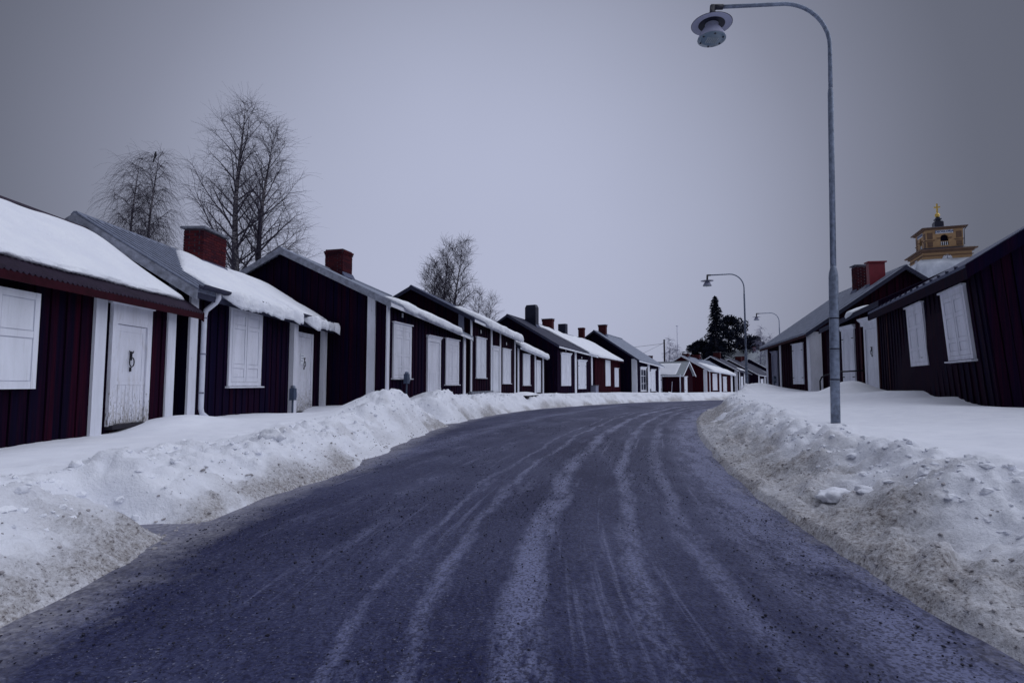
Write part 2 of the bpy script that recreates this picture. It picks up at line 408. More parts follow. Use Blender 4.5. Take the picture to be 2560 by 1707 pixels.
class MB:
    def __init__(s, zo=0.0, warp=None):
        s.v, s.f, s.zo, s.warp = [], [], zo, warp
    def add(s, vs, fs):
        k = len(s.v); s.v += [tuple(v) for v in vs]; s.f += [tuple(i + k for i in f) for f in fs]
        return s
    def box(s, x0, x1, y0, y1, z0, z1):
        return s.add([(x0, y0, z0), (x1, y0, z0), (x1, y1, z0), (x0, y1, z0), (x0, y0, z1), (x1, y0, z1), (x1, y1, z1), (x0, y1, z1)],
                     [(0, 3, 2, 1), (4, 5, 6, 7), (0, 1, 5, 4), (1, 2, 6, 5), (2, 3, 7, 6), (3, 0, 4, 7)])
    def hexa(s, p):            # 8 points ordered like box
        return s.add(p, [(0, 3, 2, 1), (4, 5, 6, 7), (0, 1, 5, 4), (1, 2, 6, 5), (2, 3, 7, 6), (3, 0, 4, 7)])
    def prism_x(s, poly, x0, x1):      # poly in (y,z), extruded along x
        n = len(poly)
        return s.add([(x0, y, z) for y, z in poly] + [(x1, y, z) for y, z in poly],
                     [tuple(range(n - 1, -1, -1)), tuple(range(n, 2 * n))] + [(i, (i + 1) % n, n + (i + 1) % n, n + i) for i in range(n)])
    def prism_y(s, poly, y0, y1):      # poly in (x,z), extruded along y
        n = len(poly)
        return s.add([(x, y0, z) for x, z in poly] + [(x, y1, z) for x, z in poly],
                     [tuple(range(n)), tuple(range(2 * n - 1, n - 1, -1))] + [((i + 1) % n, i, n + i, n + (i + 1) % n) for i in range(n)])
    def tube(s, pts, rad, n=8, cap=True):
        pts = [Vector(p) for p in pts]
        if not isinstance(rad, (list, tuple)): rad = [rad] * len(pts)
        k = len(s.v); ref = None
        for i, p in enumerate(pts):
            d = (pts[min(i + 1, len(pts) - 1)] - pts[max(i - 1, 0)]).normalized()
            if ref is None:
                ref = Vector((1, 0, 0)) if abs(d.x) < 0.8 else Vector((0, 1, 0))
            b = (ref - d * ref.dot(d))
            if b.length < 1e-4:
                b = Vector((0, 0, 1)) - d * d.z
            b.normalize(); a = d.cross(b); ref = b
            for j in range(n):
                t_ = 2 * math.pi * j / n
                s.v.append(tuple(p + (a * math.cos(t_) + b * math.sin(t_)) * rad[i]))
        for i in range(len(pts) - 1):
            for j in range(n):
                s.f.append((k + i * n + j, k + i * n + (j + 1) % n, k + (i + 1) * n + (j + 1) % n, k + (i + 1) * n + j))
        if cap:
            s.f.append(tuple(k + j for j in range(n - 1, -1, -1)))
            m = k + (len(pts) - 1) * n
            s.f.append(tuple(m + j for j in range(n)))
        return s
    def lathe(s, prof, c=(0, 0, 0), n=24):
        k = len(s.v)
        for r_, z in prof:
            for j in range(n):
                a = 2 * math.pi * j / n
                s.v.append((c[0] + r_ * math.cos(a), c[1] + r_ * math.sin(a), c[2] + z))
        for i in range(len(prof) - 1):
            for j in range(n):
                s.f.append((k + i * n + j, k + i * n + (j + 1) % n, k + (i + 1) * n + (j + 1) % n, k + (i + 1) * n + j))
        s.f.append(tuple(k + j for j in range(n - 1, -1, -1)))
        m = k + (len(prof) - 1) * n
        s.f.append(tuple(m + j for j in range(n)))
        return s
    def build(s, name, mat, parent=None, smooth=False, at=None):
        v = s.v
        if s.warp: v = [s.warp(p) for p in v]
        if s.zo: v = [(p[0], p[1], p[2] - s.zo) for p in v]
        if at: v = [(p[0] - at[0], p[1] - at[1], p[2] - at[2]) for p in v]
        me = bpy.data.meshes.new(name)
        me.from_pydata(v, [], s.f)
        me.materials.append(M[mat])
        if smooth: me.polygons.foreach_set('use_smooth', [True] * len(me.polygons))
        me.update()
        o = bpy.data.objects.new(name, me)
        COL.objects.link(o)
        if parent: o.parent = parent
        if at: o.location = at
        return o

_UNIT = {}
def piece(name, mat, parent, centre, size, rot=(0, 0, 0)):
    """one plank / brick / batten: a copy of a shared, slightly chamfered unit block"""
    me = _UNIT.get(mat)
    if me is None:
        m = MB().box(-.5, .5, -.5, .5, -.5, .5)
        me = bpy.data.meshes.new('block'); me.from_pydata(m.v, [], m.f); me.materials.append(M[mat]); me.update()
        _UNIT[mat] = me
    o = bpy.data.objects.new(name, me)
    o.location = centre; o.scale = size; o.rotation_euler = rot
    COL.objects.link(o); o.parent = parent
    return o

# ------------------------------------------------------------------ road edges and terrain
def spline(pts, n=14):
    P = [np.array(p, float) for p in pts]
    P = [2 * P[0] - P[1]] + P + [2 * P[-1] - P[-2]]
    out = []
    for i in range(1, len(P) - 2):
        for k in range(n):
            t_ = k / n
            out.append(0.5 * ((2 * P[i]) + (-P[i - 1] + P[i + 1]) * t_ + (2 * P[i - 1] - 5 * P[i] + 4 * P[i + 1] - P[i + 2]) * t_ ** 2 + (-P[i - 1] + 3 * P[i] - 3 * P[i + 1] + P[i + 2]) * t_ ** 3))
    out.append(P[-2])
    return np.array(out)
RIGHT = spline([(1.9, -14), (2.0, -4), (2.1, 0), (2.18, 2.5), (2.38, 5.0), (3.17, 8.85), (5.1, 15.86), (7.6, 22.6), (12.0, 31.0), (18, 37), (27, 43), (45, 53), (80, 72), (125, 96)])
LEFT = spline([(-2.2, -14), (-2.3, -4), (-2.38, 0), (-2.43, 2.8), (-2.56, 4.2), (-2.57, 5.93), (-2.32, 8.17), (-1.9, 15.1), (-1.05, 20.3), (1.54, 27.3), (7.33, 35.1), (12.75, 39.5), (20, 44.8), (30, 51), (45, 60), (80, 79), (122, 101)])

def sdist(poly, X, Y):
    """signed distance to a polyline, positive on its left"""
    best = np.full(X.shape, 1e9); sgn = np.ones(X.shape)
    for i in range(len(poly) - 1):
        a, b = poly[i], poly[i + 1]
        d = b - a; L2 = d @ d
        t_ = np.clip(((X - a[0]) * d[0] + (Y - a[1]) * d[1]) / L2, 0, 1)
        dx, dy = X - a[0] - t_ * d[0], Y - a[1] - t_ * d[1]
        q = dx * dx + dy * dy
        m = q < best
        best = np.where(m, q, best)
        sgn = np.where(m, np.sign(d[0] * (Y - a[1]) - d[1] * (X - a[0])), sgn)
    return np.sqrt(best) * sgn

ANCH = np.array([
    (-6.2, 6.5, .40), (-6.1, 8.4, .42), (-6, 10.3, .57), (-6, 12, .52), (-5.9, 15, .36), (-5.7, 17, .5), (-3.5, 18.5, .66), (-2.3, 22.5, .70), (-1.5, 26, .68),
    (0, 31, .64), (2, 36, .55), (4.5, 40, .5), (8, 46, .45), (12, 51, .34), (17, 58, .2), (20, 66, .05), (25, 74, -.35), (35, 88, -.4),
    (-3.4, 5, .42), (-3.3, 2, .45), (-5, 3, .42), (-3.2, 8, .45), (-3.1, 11, .5), (-4.5, 12.5, .48), (-2.8, 15, .6), (0.6, 28, .5), (3.5, 32.5, .45), (8, 37.5, .42), (13, 41.5, .42), (18, 46, .42),
    (3.3, 3.7, .5), (3.2, 1, .5), (4, 6, .5), (5.24, 9.3, .5), (8.2, 9.8, .73), (10, 13, .83), (11.2, 17, .88), (12, 20, .85), (12.6, 23.5, .78), (13, 28, .83), (14, 32, .85),
    (8.6, 21, .72), (11, 27, .95), (7, 15, .6), (6.5, 6, .62), (9, 5, .7), (25, 36, .9), (40, 30, .9), (30, 15, .9), (14, 36, .6),
    (60, 80, 0), (50, 110, -.5), (80, 150, -.5), (-30, 30, .6), (0, 80, .2), (-20, 60, .5), (-30, 0, .5), (30, -5, .7), (20, 120, -.3)])
MOUNDS = [(-3.15, 13.8, .43, .85, 1.5, 0.0), (-2.5, 19.2, .34, .75, .75, 0), (10.2, 17.2, .34, .75, .6, .4), (9.75, 14.3, .16, .35, 2.2, .38), (12.0, 27.4, .24, .8, 1.1, .3),
          (-5.6, 9.6, .10, .5, .8, 0), (8.3, 24.2, .18, .7, 1.6, -.4), (-0.6, 27.2, .12, .8, 1.2, -.4), (9.4, 11.4, .08, .3, 1.2, .38)]
NOTCH = [(-3.1, 4.75, .62, .30), (-2.1, 16.75, 1.15, .62)]

def ground_z(X, Y, full=False):
    X = np.asarray(X, float); Y = np.asarray(Y, float)
    dl = sdist(LEFT, X, Y)
    dr = -sdist(RIGHT, X, Y)
    wig = 0.10 * fbm(X * 1.3, Y * 1.3, 4.2, 3)
    d = np.maximum(dl, dr) + wig * np.where(dl > dr, 1.0, 0.35)
    num = np.zeros_like(X); den = np.zeros_like(X)
    for ax, ay, az in ANCH:
        w = 1.0 / ((X - ax) ** 2 + (Y - ay) ** 2 + 0.6) ** 1.6
        num += w * az; den += w
    P = num / den
    left = dl > dr
    wid = np.where(left, 0.95, 1.3) + 0.22 * fbm(X * 0.7, Y * 0.7, 1.0, 2)
    g = np.clip(d / wid, 0, 1)
    g = np.where(left, sstep(0.0, 1.0, g) ** 0.62, 0.55 * g + 0.45 * sstep(0.25, 1.0, g))
    on = np.where(d > 0, 1.0, 0.0)
    z = P * g * on
    for mx, my, mh, sx, sy, rot in MOUNDS:
        c_, s_ = math.cos(rot), math.sin(rot)
        u = (X - mx) * c_ + (Y - my) * s_; v = -(X - mx) * s_ + (Y - my) * c_
        z = z + mh * np.exp(-(np.abs(u / sx) ** 2.2 + np.abs(v / sy) ** 2.2)) * g * on
    nf = np.ones_like(z)
    for nx, ny, sx, sy in NOTCH:
        nf = nf * (1 - 1.03 * np.exp(-((X - nx) / sx) ** 4 - ((Y - ny) / sy) ** 4))
    z = z * nf
    crest = np.exp(-((d - wid * 0.95) / 0.32) ** 2)
    face = sstep(0.0, 0.12, d) * (1 - sstep(1.0, 2.1, d))
    near = np.clip(1.4 - Y / 60, 0.5, 1)
    lump = fbm(X * 2.6, Y * 2.6, 0.3, 4, 0.55)
    rid = 1 - np.abs(fbm(X * 5.2, Y * 5.2, 2.2, 3, 0.6))
    z = z + on * nf * face * (0.07 * lump + 0.045 * (rid - 0.6) + 0.02 * fbm(X * 12, Y * 12, 1.7, 3, 0.6)) * np.minimum(1, d / 0.25)
    z = z + on * nf * crest * 0.05 * (0.1 + lump)
    wx, wy = X + 0.10 * vnoise(X * 3, Y * 3, 7.7), Y + 0.10 * vnoise(X * 3, Y * 3, 8.8)
    cv, cd = cells(wx * 3.4, wy * 3.4, 5)
    cv2, cd2 = cells(wx * 8.0, wy * 8.0, 9)
    blk = sstep(0.15, 0.4, d) * (1 - sstep(0.9, 1.5, d)) * np.minimum(1, 0.35 + sstep(-0.2, 0.5, fbm(X * .8, Y * .8, 21.0, 2)))
    z = z + on * nf * blk * near * (0.12 * (cv - 0.5) * (1 - 0.7 * np.minimum(1, cd)) + 0.045 * (cv2 - 0.5))
    # small chunks on the dirty lower face
    z = z + on * nf * (sstep(0.0, 0.08, d) * (1 - sstep(0.45, 1.0, d))) * 0.03 * np.maximum(0, vnoise(X * 13, Y * 13, 5.5)) * near
    z = z + on * (0.022 * fbm(X * 0.8, Y * 0.8, 8.0, 3) + 0.004 * vnoise(X * 7, Y * 4, 2)) * sstep(0.4, 1.5, d)
    step = np.where(left, 0.03, 0.075)
    z = z + on * step * sstep(0.0, 0.05, d) * nf
    z = z - 0.012 - 0.08 * (1 - sstep(-0.12, 0.0, d))
    if not full: return z
    dn = 0.5 + 0.5 * fbm(X * 1.1, Y * 1.1, 6.0, 3)
    lo = np.where(left, 1 - sstep(0.08, 0.50, d + 0.30 * (dn - 0.5)), 1 - sstep(0.45, 1.05, d + 0.65 * (dn - 0.5)))
    pt = sstep(0.25, 0.75, 0.5 + 0.55 * fbm(X * 0.9 + 5, Y * 0.9, 13.0, 4, 0.6))
    dirt = lo * np.where(left, 0.28 + 0.75 * pt, 0.72 + 0.35 * pt)
    hi = sstep(0.62, 0.95, 0.5 + 0.5 * fbm(X * 2.1, Y * 2.1, 11.0, 3)) * face * 0.35
    dirt = np.maximum(dirt, hi)
    near_heap = np.exp(-((X + 2.75) / 0.55) ** 2 - ((Y - 4.05) / 0.4) ** 2)
    dirt = np.maximum(dirt, near_heap * (0.6 + 0.5 * dn))
    dirt = dirt * np.where((Y > 24) & left, 0.85, 1.0)
    return z, np.clip(dirt, 0, 1), np.clip(face * (1 - 0.5 * sstep(0.8, 1.6, d)), 0, 1)

def gz(x, y):
    return float(ground_z(np.array([x]), np.array([y]))[0])

def lines(segs):
    out = [segs[0][0]]
    for a, b, s0, s1 in segs:
        x = a
        while x < b - 1e-6:
            f_ = (x - a) / (b - a)
            x += s0 + (s1 - s0) * f_
            out.append(min(x, b))
    return np.array(out)
XL = lines([(-3000, -200, 1400, 600), (-200, -60, 70, 20), (-60, -14, 8, 1.2), (-14, -7, .8, .12), (-7, -4, .10, .045), (-4, 4.2, .04, .04), (4.2, 8, .045, .08), (8, 16, .08, .12), (16, 40, .15, 1.2), (40, 140, 2, 8), (140, 3000, 60, 900)])
YL = lines([(-300, -14, 100, 6), (-14, 1, 2, .2), (1, 2, .08, .04), (2, 7, .03, .045), (7, 20, .045, .13), (20, 48, .13, .3), (48, 150, .5, 5), (150, 3000, 20, 900)])
GX, GY = np.meshgrid(XL, YL)
nx_, ny_ = len(XL), len(YL)
Z, DIRT, FACE = ground_z(GX.ravel(), GY.ravel(), True)
co = np.stack([GX.ravel(), GY.ravel(), Z], 1).astype(np.float32)
idx = np.arange(nx_ * ny_).reshape(ny_, nx_)
quads = np.stack([idx[:-1, :-1], idx[:-1, 1:], idx[1:, 1:], idx[1:, :-1]], -1).reshape(-1, 4)

def np_mesh(name, co, quads, mat, attr=None, uv=None, smooth=True):
    me = bpy.data.meshes.new(name)
    me.vertices.add(len(co)); me.vertices.foreach_set('co', np.ascontiguousarray(co, np.float32).ravel())
    k = quads.shape[1]
    me.loops.add(quads.size); me.loops.foreach_set('vertex_index', quads.astype(np.int32).ravel())
    me.polygons.add(len(quads))
    me.polygons.foreach_set('loop_start', np.arange(0, quads.size, k, dtype=np.int32))
    me.polygons.foreach_set('loop_total', np.full(len(quads), k, np.int32))
    me.polygons.foreach_set('use_smooth', np.full(len(quads), smooth, bool))
    if attr is not None:
        for an_, av_ in (attr.items() if isinstance(attr, dict) else (('dirt', attr),)):
            a = me.attributes.new(an_, 'FLOAT', 'POINT'); a.data.foreach_set('value', av_.astype(np.float32))
    if uv is not None:
        u = me.uv_layers.new(name='UVMap')
        u.data.foreach_set('uv', uv[quads.ravel()].astype(np.float32).ravel())
    me.materials.append(M[mat]); me.update(); me.validate()
    o = bpy.data.objects.new(name, me); COL.objects.link(o)
    return o

tag(np_mesh('snow_ground', co, quads, 'ground_snow', dict(dirt=DIRT, face=FACE)), 'deep snow on the ground with ploughed dirty banks along the road', None, None, 'structure')

# road ribbon, a little wider than what shows, sloping under the banks
def resample(poly, n):
    d = np.concatenate([[0], np.cumsum(np.linalg.norm(np.diff(poly, axis=0), axis=1))])
    q = (np.linspace(0, 1, n) ** 1.6) * d[-1]
    return np.stack([np.interp(q, d, poly[:, 0]), np.interp(q, d, poly[:, 1])], 1)
nR = 700
cl = resample(0.5 * (resample(LEFT, 900) + resample(RIGHT, 900)), nR)
tg = np.gradient(cl, axis=0); tg /= np.linalg.norm(tg, axis=1)[:, None]
nrm = np.stack([tg[:, 1], -tg[:, 0]], 1)            # to the right
s_al = np.concatenate([[0], np.cumsum(np.linalg.norm(np.diff(cl, axis=0), axis=1))])
wR = np.array([np.min(np.linalg.norm(RIGHT - c_, axis=1)) for c_ in cl]); wL = np.array([np.min(np.linalg.norm(LEFT - c_, axis=1)) for c_ in cl])
lat = np.linspace(0, 1, 90)
rows, uvs = [], []
for i in range(nR):
    off = -(wL[i] + 1.3) + lat * (wL[i] + wR[i] + 1.8)
    rows.append(cl[i] + nrm[i] * off[:, None]); uvs.append(np.stack([wR[i] - off, np.full(90, s_al[i])], 1))
rxy = np.concatenate(rows); ruv = np.concatenate(uvs)
rz_ = 0.012 * fbm(ruv[:, 0] * 2.2, ruv[:, 1] * 0.18, 3.0, 3) + 0.006 * fbm(ruv[:, 0] * 6, ruv[:, 1] * 1.2, 1.0, 3)
rz_ -= 0.012 * np.exp(-((ruv[:, 0] - 1.7) / .22) ** 2) + 0.012 * np.exp(-((ruv[:, 0] - 3.6) / .25) ** 2)
idr = np.arange(nR * 90).reshape(nR, 90)
rq = np.stack([idr[:-1, :-1], idr[:-1, 1:], idr[1:, 1:], idr[1:, :-1]], -1).reshape(-1, 4)
red = -np.maximum(sdist(LEFT, rxy[:, 0], rxy[:, 1]), -0.3 - sdist(RIGHT, rxy[:, 0], rxy[:, 1]))
fringe = np.clip(1 - red / 0.75, 0, 1)
tag(np_mesh('road', np.column_stack([rxy, rz_]), rq, 'icy_road', fringe, ruv), 'icy dark blue road with ruts and grit, curving to the right', None, None, 'structure')

# ------------------------------------------------------------------ houses
def roof_z(h, s, y):
    f_ = min(max(s / h['L'], -0.2), 1.2)
    e = h['eA'] + (h['eB'] - h['eA']) * f_; r = h['rA'] + (h['rB'] - h['rA']) * f_
    ry = h['ry']
    if y <= ry: return e + (r - e) * y / ry
    return r - (r - e) * (y - ry) / ry

def snow_slab(h, s0, s1, ylow, yup, thick, droop=0.0, over=0.05, seed=0, ns=90, nt=22, rag=0.0, name='roof_snow', round_s=0.35):
    """blanket of snow lying on the front roof slope; ylow / yup are callables of s"""
    th = h['th']
    rnd = np.random.RandomState(seed)
    S = np.linspace(s0, s1, ns)
    T = np.linspace(0, 1, nt)
    top, bot = [], []
    edge_n = fbm(S * 1.7 + seed * 3.1, S * 0 + seed, 0.5, 5, 0.62)
    big_n = vnoise(S * 0.9 + seed * 1.7, S * 0 + 3.3)
    K = min(7, nt // 2 - 1)
    for i, s in enumerate(S):
        es = min(s - s0, s1 - s) / round_s
        pe = math.sqrt(max(0.0, 1 - (1 - min(1, max(0, es))) ** 2))
        e1 = 0.5 + 0.5 * float(np.clip(1.5 * edge_n[i], -1, 1)); e2 = 0.5 + 0.5 * float(big_n[i])
        yl = ylow(s) - (over + rag * (e1 + .6 * e2)) * pe; yu = max(yup(s), yl + .05)
        r_ = thick * (0.55 + .4 * e2) * pe
        dr = droop * (0.15 + 0.7 * e1 + .35 * e2) * pe
        zl = roof_z(h, s, max(yl, -h['oe'])) + th + 0.012
        hang = yl < -h['oe'] - .01
        for j in range(nt):
            if j < K:                 # rolled lower lip
                ph = (1 - j / K) * (2.3 if hang else 1.5)
                lob = 1 + .25 * float(vnoise(s * 6 + seed, j * .8))
                top.append((s, yl + .03 - r_ * .75 * math.sin(ph) * lob, zl + r_ * math.cos(ph) - (dr * (ph / 2.3) ** 1.3 if hang else 0)))
                q = j / K
                bot.append((s, yl + .03 + (max(0, -h['oe'] + .02 - yl) if hang else .02) * q, zl - .004 - (dr * .75 * (1 - q) + r_ * .3 * (1 - q) if hang else 0)))
                continue
            t_ = (j - K) / (nt - 1 - K)
            y = yl + .03 + (yu - yl - .03) * t_
            zr = roof_z(h, s, y) + th + 0.012
            et = (yu - y) / (0.6 if thick > 0.12 else 0.3)
            pr = pe * math.sqrt(max(0.0, 1 - (1 - min(1, max(0, et))) ** 2))
            nz = 0.78 + 0.26 * float(vnoise(s * 1.3 + seed, y * 1.3)) + 0.10 * float(vnoise(s * 4.2, y * 4.2, seed + .5))
            bl = min(1, t_ * 4)
            top.append((s, y, zr + thick * pr * nz * bl + min(r_, thick * pr * 2) * (1 - bl)))
            bot.append((s, y, zr - 0.004))
    mb = MB(h['zb'], h.get('warp'))
    n = ns * nt
    mb.v = top + bot
    for i in range(ns - 1):
        for j in range(nt - 1):
            a, b, c_, d = i * nt + j, (i + 1) * nt + j, (i + 1) * nt + j + 1, i * nt + j + 1
            mb.f.append((a, b, c_, d)); mb.f.append((n + d, n + c_, n + b, n + a))
    for i in range(ns - 1):
        a, b = i * nt, (i + 1) * nt
        mb.f.append((b, a, n + a, n + b))
        a, b = i * nt + nt - 1, (i + 1) * nt + nt - 1
        mb.f.append((a, b, n + b, n + a))
    for j in range(nt - 1):
        mb.f.append((j, j + 1, n + j + 1, n + j))
        a = (ns - 1) * nt + j
        mb.f.append((a + 1, a, n + a, n + a + 1))
    return mb.build(name, 'roof_snow', h['o'], smooth=True)

def shutter_mesh(mb, s0, s1, z0, z1, rails=(0.0, 0.24, 0.76, 1.0), y=-0.07, diag=None):
    bw = min(0.075, (s1 - s0) * 0.17)
    mb.box(s0, s1, y, y + 0.028, z0, z1)
    yf, yb = y - 0.020, y + 0.002
    mb.box(s0, s0 + bw, yf, yb, z0, z1); mb.box(s1 - bw, s1, yf, yb, z0, z1)
    for r in rails:
        zc = z0 + (z1 - z0) * r
        za, zb = max(z0, zc - bw * .55), min(z1, zc + bw * .55)
        if r == 0: zb = z0 + bw * 1.2
        if r == 1: za = z1 - bw * 1.2
        mb.box(s0 + bw + .004, s1 - bw - .004, yf + .002, yb, za, zb)
    rs_ = sorted(rails)
    for ra, rb in zip(rs_[:-1], rs_[1:]):
        pa = z0 + (z1 - z0) * ra + bw * (1.2 if ra == 0 else .55) + .014
        pb = z0 + (z1 - z0) * rb - bw * (1.2 if rb == 1 else .55) - .014
        if pb - pa > .03 and s1 - s0 - 2 * bw > .06:
            mb.box(s0 + bw + .014, s1 - bw - .014, yf + .009, yb, pa, pb)
    if diag:
        for zc, dz in diag:
            za = z0 + (z1 - z0) * zc
            mb.hexa([(s0 + bw, yf - .002, za), (s1 - bw, yf - .002, za + dz), (s1 - bw, yb, za + dz), (s0 + bw, yb, za),
                     (s0 + bw, yf - .002, za + bw), (s1 - bw, yf - .002, za + dz + bw), (s1 - bw, yb, za + dz + bw), (s0 + bw, yb, za + bw)])
    return mb

def add_window(h, s0, s1, z0, z1, mat='white_paint', cornice='plain', sill=True, style='panel', hinges=False, lab=None, plate=False):
    W = lambda: MB(h['zb'], h.get('warp'))
    fw = min(0.09, (s1 - s0) * 0.1)
    m = W()
    m.box(s0, s0 + fw, -.085, -.03, z0, z1); m.box(s1 - fw, s1, -.085, -.03, z0, z1)
    m.box(s0 + fw + .002, s1 - fw - .002, -.086, -.03, z1 - fw * 1.3, z1 - .002); m.box(s0 + fw + .002, s1 - fw - .002, -.084, -.03, z0 + .002, z0 + fw)
    w = m.build('window', mat, h['o'])
    if lab: w['label'] = lab
    mid = (s0 + s1) / 2
    if style == 'glass':
        p = W().box(s0 + fw, s1 - fw, -.045, -.035, z0 + fw, z1 - fw).build('pane', 'window_glass', w)
        b = W()
        b.box(mid - .03, mid + .03, -.07, -.046, z0 + fw, z1 - fw)
        for q in (1 / 3, 2 / 3):
            zq = z0 + (z1 - z0) * q
            b.box(s0 + fw, s1 - fw, -.066, -.047, zq - .02, zq + .02)
        b.build('glazing_bar', mat, w)
    else:
        diag = {'chev': ((0.22, .14), (0.62, .14))}.get(style)
        dl = [(a, -d) for a, d in diag] if diag else None
        if dl: dl = [(a + .1, d) for a, d in dl]
        rails = {'panel': (0, .22, .78, 1), 'four': (0, .18, .42, .8, 1), 'chev': (0, 1), 'wide': (0, .26, .68, 1)}[style]
        g = 0.010
        shutter_mesh(W(), s0 + fw + .004, mid - g, z0 + fw + .004, z1 - fw * 1.3 - .004, rails, diag=diag).build('shutter', mat, w)
        shutter_mesh(W(), mid + g, s1 - fw - .004, z0 + fw + .004, z1 - fw * 1.3 - .004, rails, diag=dl).build('shutter', mat, w)
        W().box(mid - g - .002, mid + g + .002, -.058, -.046, z0 + fw, z1 - fw).build('shutter_gap', 'dark_core', w)
    if cornice == 'plain':
        W().box(s0 - .05, s1 + .05, -.125, -.03, z1, z1 + .035).build('lintel', mat, w)
    elif cornice == 'crown':
        m = W()
        m.prism_x([(-.03, z1 + .001), (-.09, z1 + .001), (-.10, z1 + .06), (-.17, z1 + .12), (-.17, z1 + .15), (-.03, z1 + .15)], s0 - .09, s1 + .09)
        m.build('cornice', mat, w)
    if sill:
        W().prism_x([(-.03, z0 - .045), (-.14, z0 - .04), (-.145, z0 - .015), (-.03, z0 - .001)], s0 - .06, s1 + .06).build('sill', mat, w)
    if hinges:
        for zz in (z0 + (z1 - z0) * .16, z0 + (z1 - z0) * .84):
            for a, b in ((s0 + .01, s0 + .17), (s1 - .17, s1 - .01)):
                W().box(a, b, -.098, -.086, zz - .015, zz + .015).build('hinge', 'iron', w)
    if plate:
        W().box(mid - .05, mid + .05, -.06, -.044, z1 + .22, z1 + .36).build('number_plate', 'sign_white', w)
    return w

def add_door(h, s0, s1, z0, z1, mat='white_worn', cornice='plain', handle=True, lab=None, style='lower'):
    W = lambda: MB(h['zb'], h.get('warp'))
    fw = min(0.11, (s1 - s0) * 0.12)
    m = W()
    zt = z1 - (0.30 if cornice == 'high' else 0.12)
    m.box(s0, s0 + fw, -.10, -.03, z0, z1); m.box(s1 - fw, s1, -.10, -.03, z0, z1)
    m.box(s0 + fw + .001, s1 - fw - .001, -.098, -.03, zt, z1 - .001)
    d = m.build('door', mat, h['o'])
    if lab: d['label'] = lab
    a, b = s0 + fw + .006, s1 - fw - .006
    zm = z0 + (zt - z0) * 0.43
    lf = W().box(a, b, -.062, -.047, z0 + .02, zt - .006)
    lf.box(a, a + .07, -.070, -.060, zm, zt - .008); lf.box(b - .07, b, -.070, -.060, zm, zt - .008)
    lf.box(a + .071, b - .071, -.069, -.060, zt - .11, zt - .009)
    lf.box(a, b, -.076, -.060, zm - .05, zm + .01)
    leaf = lf.build('door_leaf', mat, d)
    n = max(3, int((b - a) / 0.085))
    for i in range(n):
        w_ = (b - a) / n
        W().box(a + i * w_ + .004, a + (i + 1) * w_ - .004, -.072 - .002 * (i % 2), -.061, z0 + .03, zm - .052).build('door_plank', mat, d)
    W().box(s0 + .01, s1 - .01, -.16, -.03, z0 - .05, z0 + .015).build('threshold', 'step_wood', d)
    if cornice in ('plain', 'high'):
        W().prism_x([(-.03, z1 + .001), (-.11, z1 + .001), (-.13, z1 + .05), (-.17, z1 + .075), (-.17, z1 + .095), (-.03, z1 + .095)], s0 - .05, s1 + .05).build('cornice', mat, d)
    elif cornice == 'crown':
        W().prism_x([(-.03, z1 + .001), (-.12, z1 + .001), (-.13, z1 + .12), (-.22, z1 + .2), (-.24, z1 + .25), (-.03, z1 + .25)], s0 - .16, s1 + .16).build('cornice', mat, d)
    if handle:
        sc, zc = (a + b) / 2, z0 + (zt - z0) * .66
        m = W()
        m.tube([(sc + .055 * math.sin(q * .5236), -.085 - .012, zc - .05 + .075 * math.cos(q * .5236)) for q in range(13)], .009, 6)
        m.box(sc - .014, sc + .014, -.092, -.068, zc - .02, zc + .12)
        m.tube([(sc - .05, -.085, zc + .13), (sc - .035, -.088, zc + .10), (sc, -.09, zc + .085), (sc + .035, -.088, zc + .10), (sc + .05, -.085, zc + .13)], .008, 6)
        m.box(sc - .012, sc + .012, -.088, -.068, zc - .20, zc - .13)
        m.build('ring_handle', 'iron', d)
    return d

def add_post(h, s0, s1, z1=None, mat='white_paint', y=-.075, zbot=None, name='corner_board'):
    e = roof_z(h, (s0 + s1) / 2, 0) - .03 if z1 is None else z1
    return MB(h['zb'], h.get('warp')).box(s0, s1, y, -.03, zbot if zbot is not None else h['zb'], e).build(name, mat, h['o'])

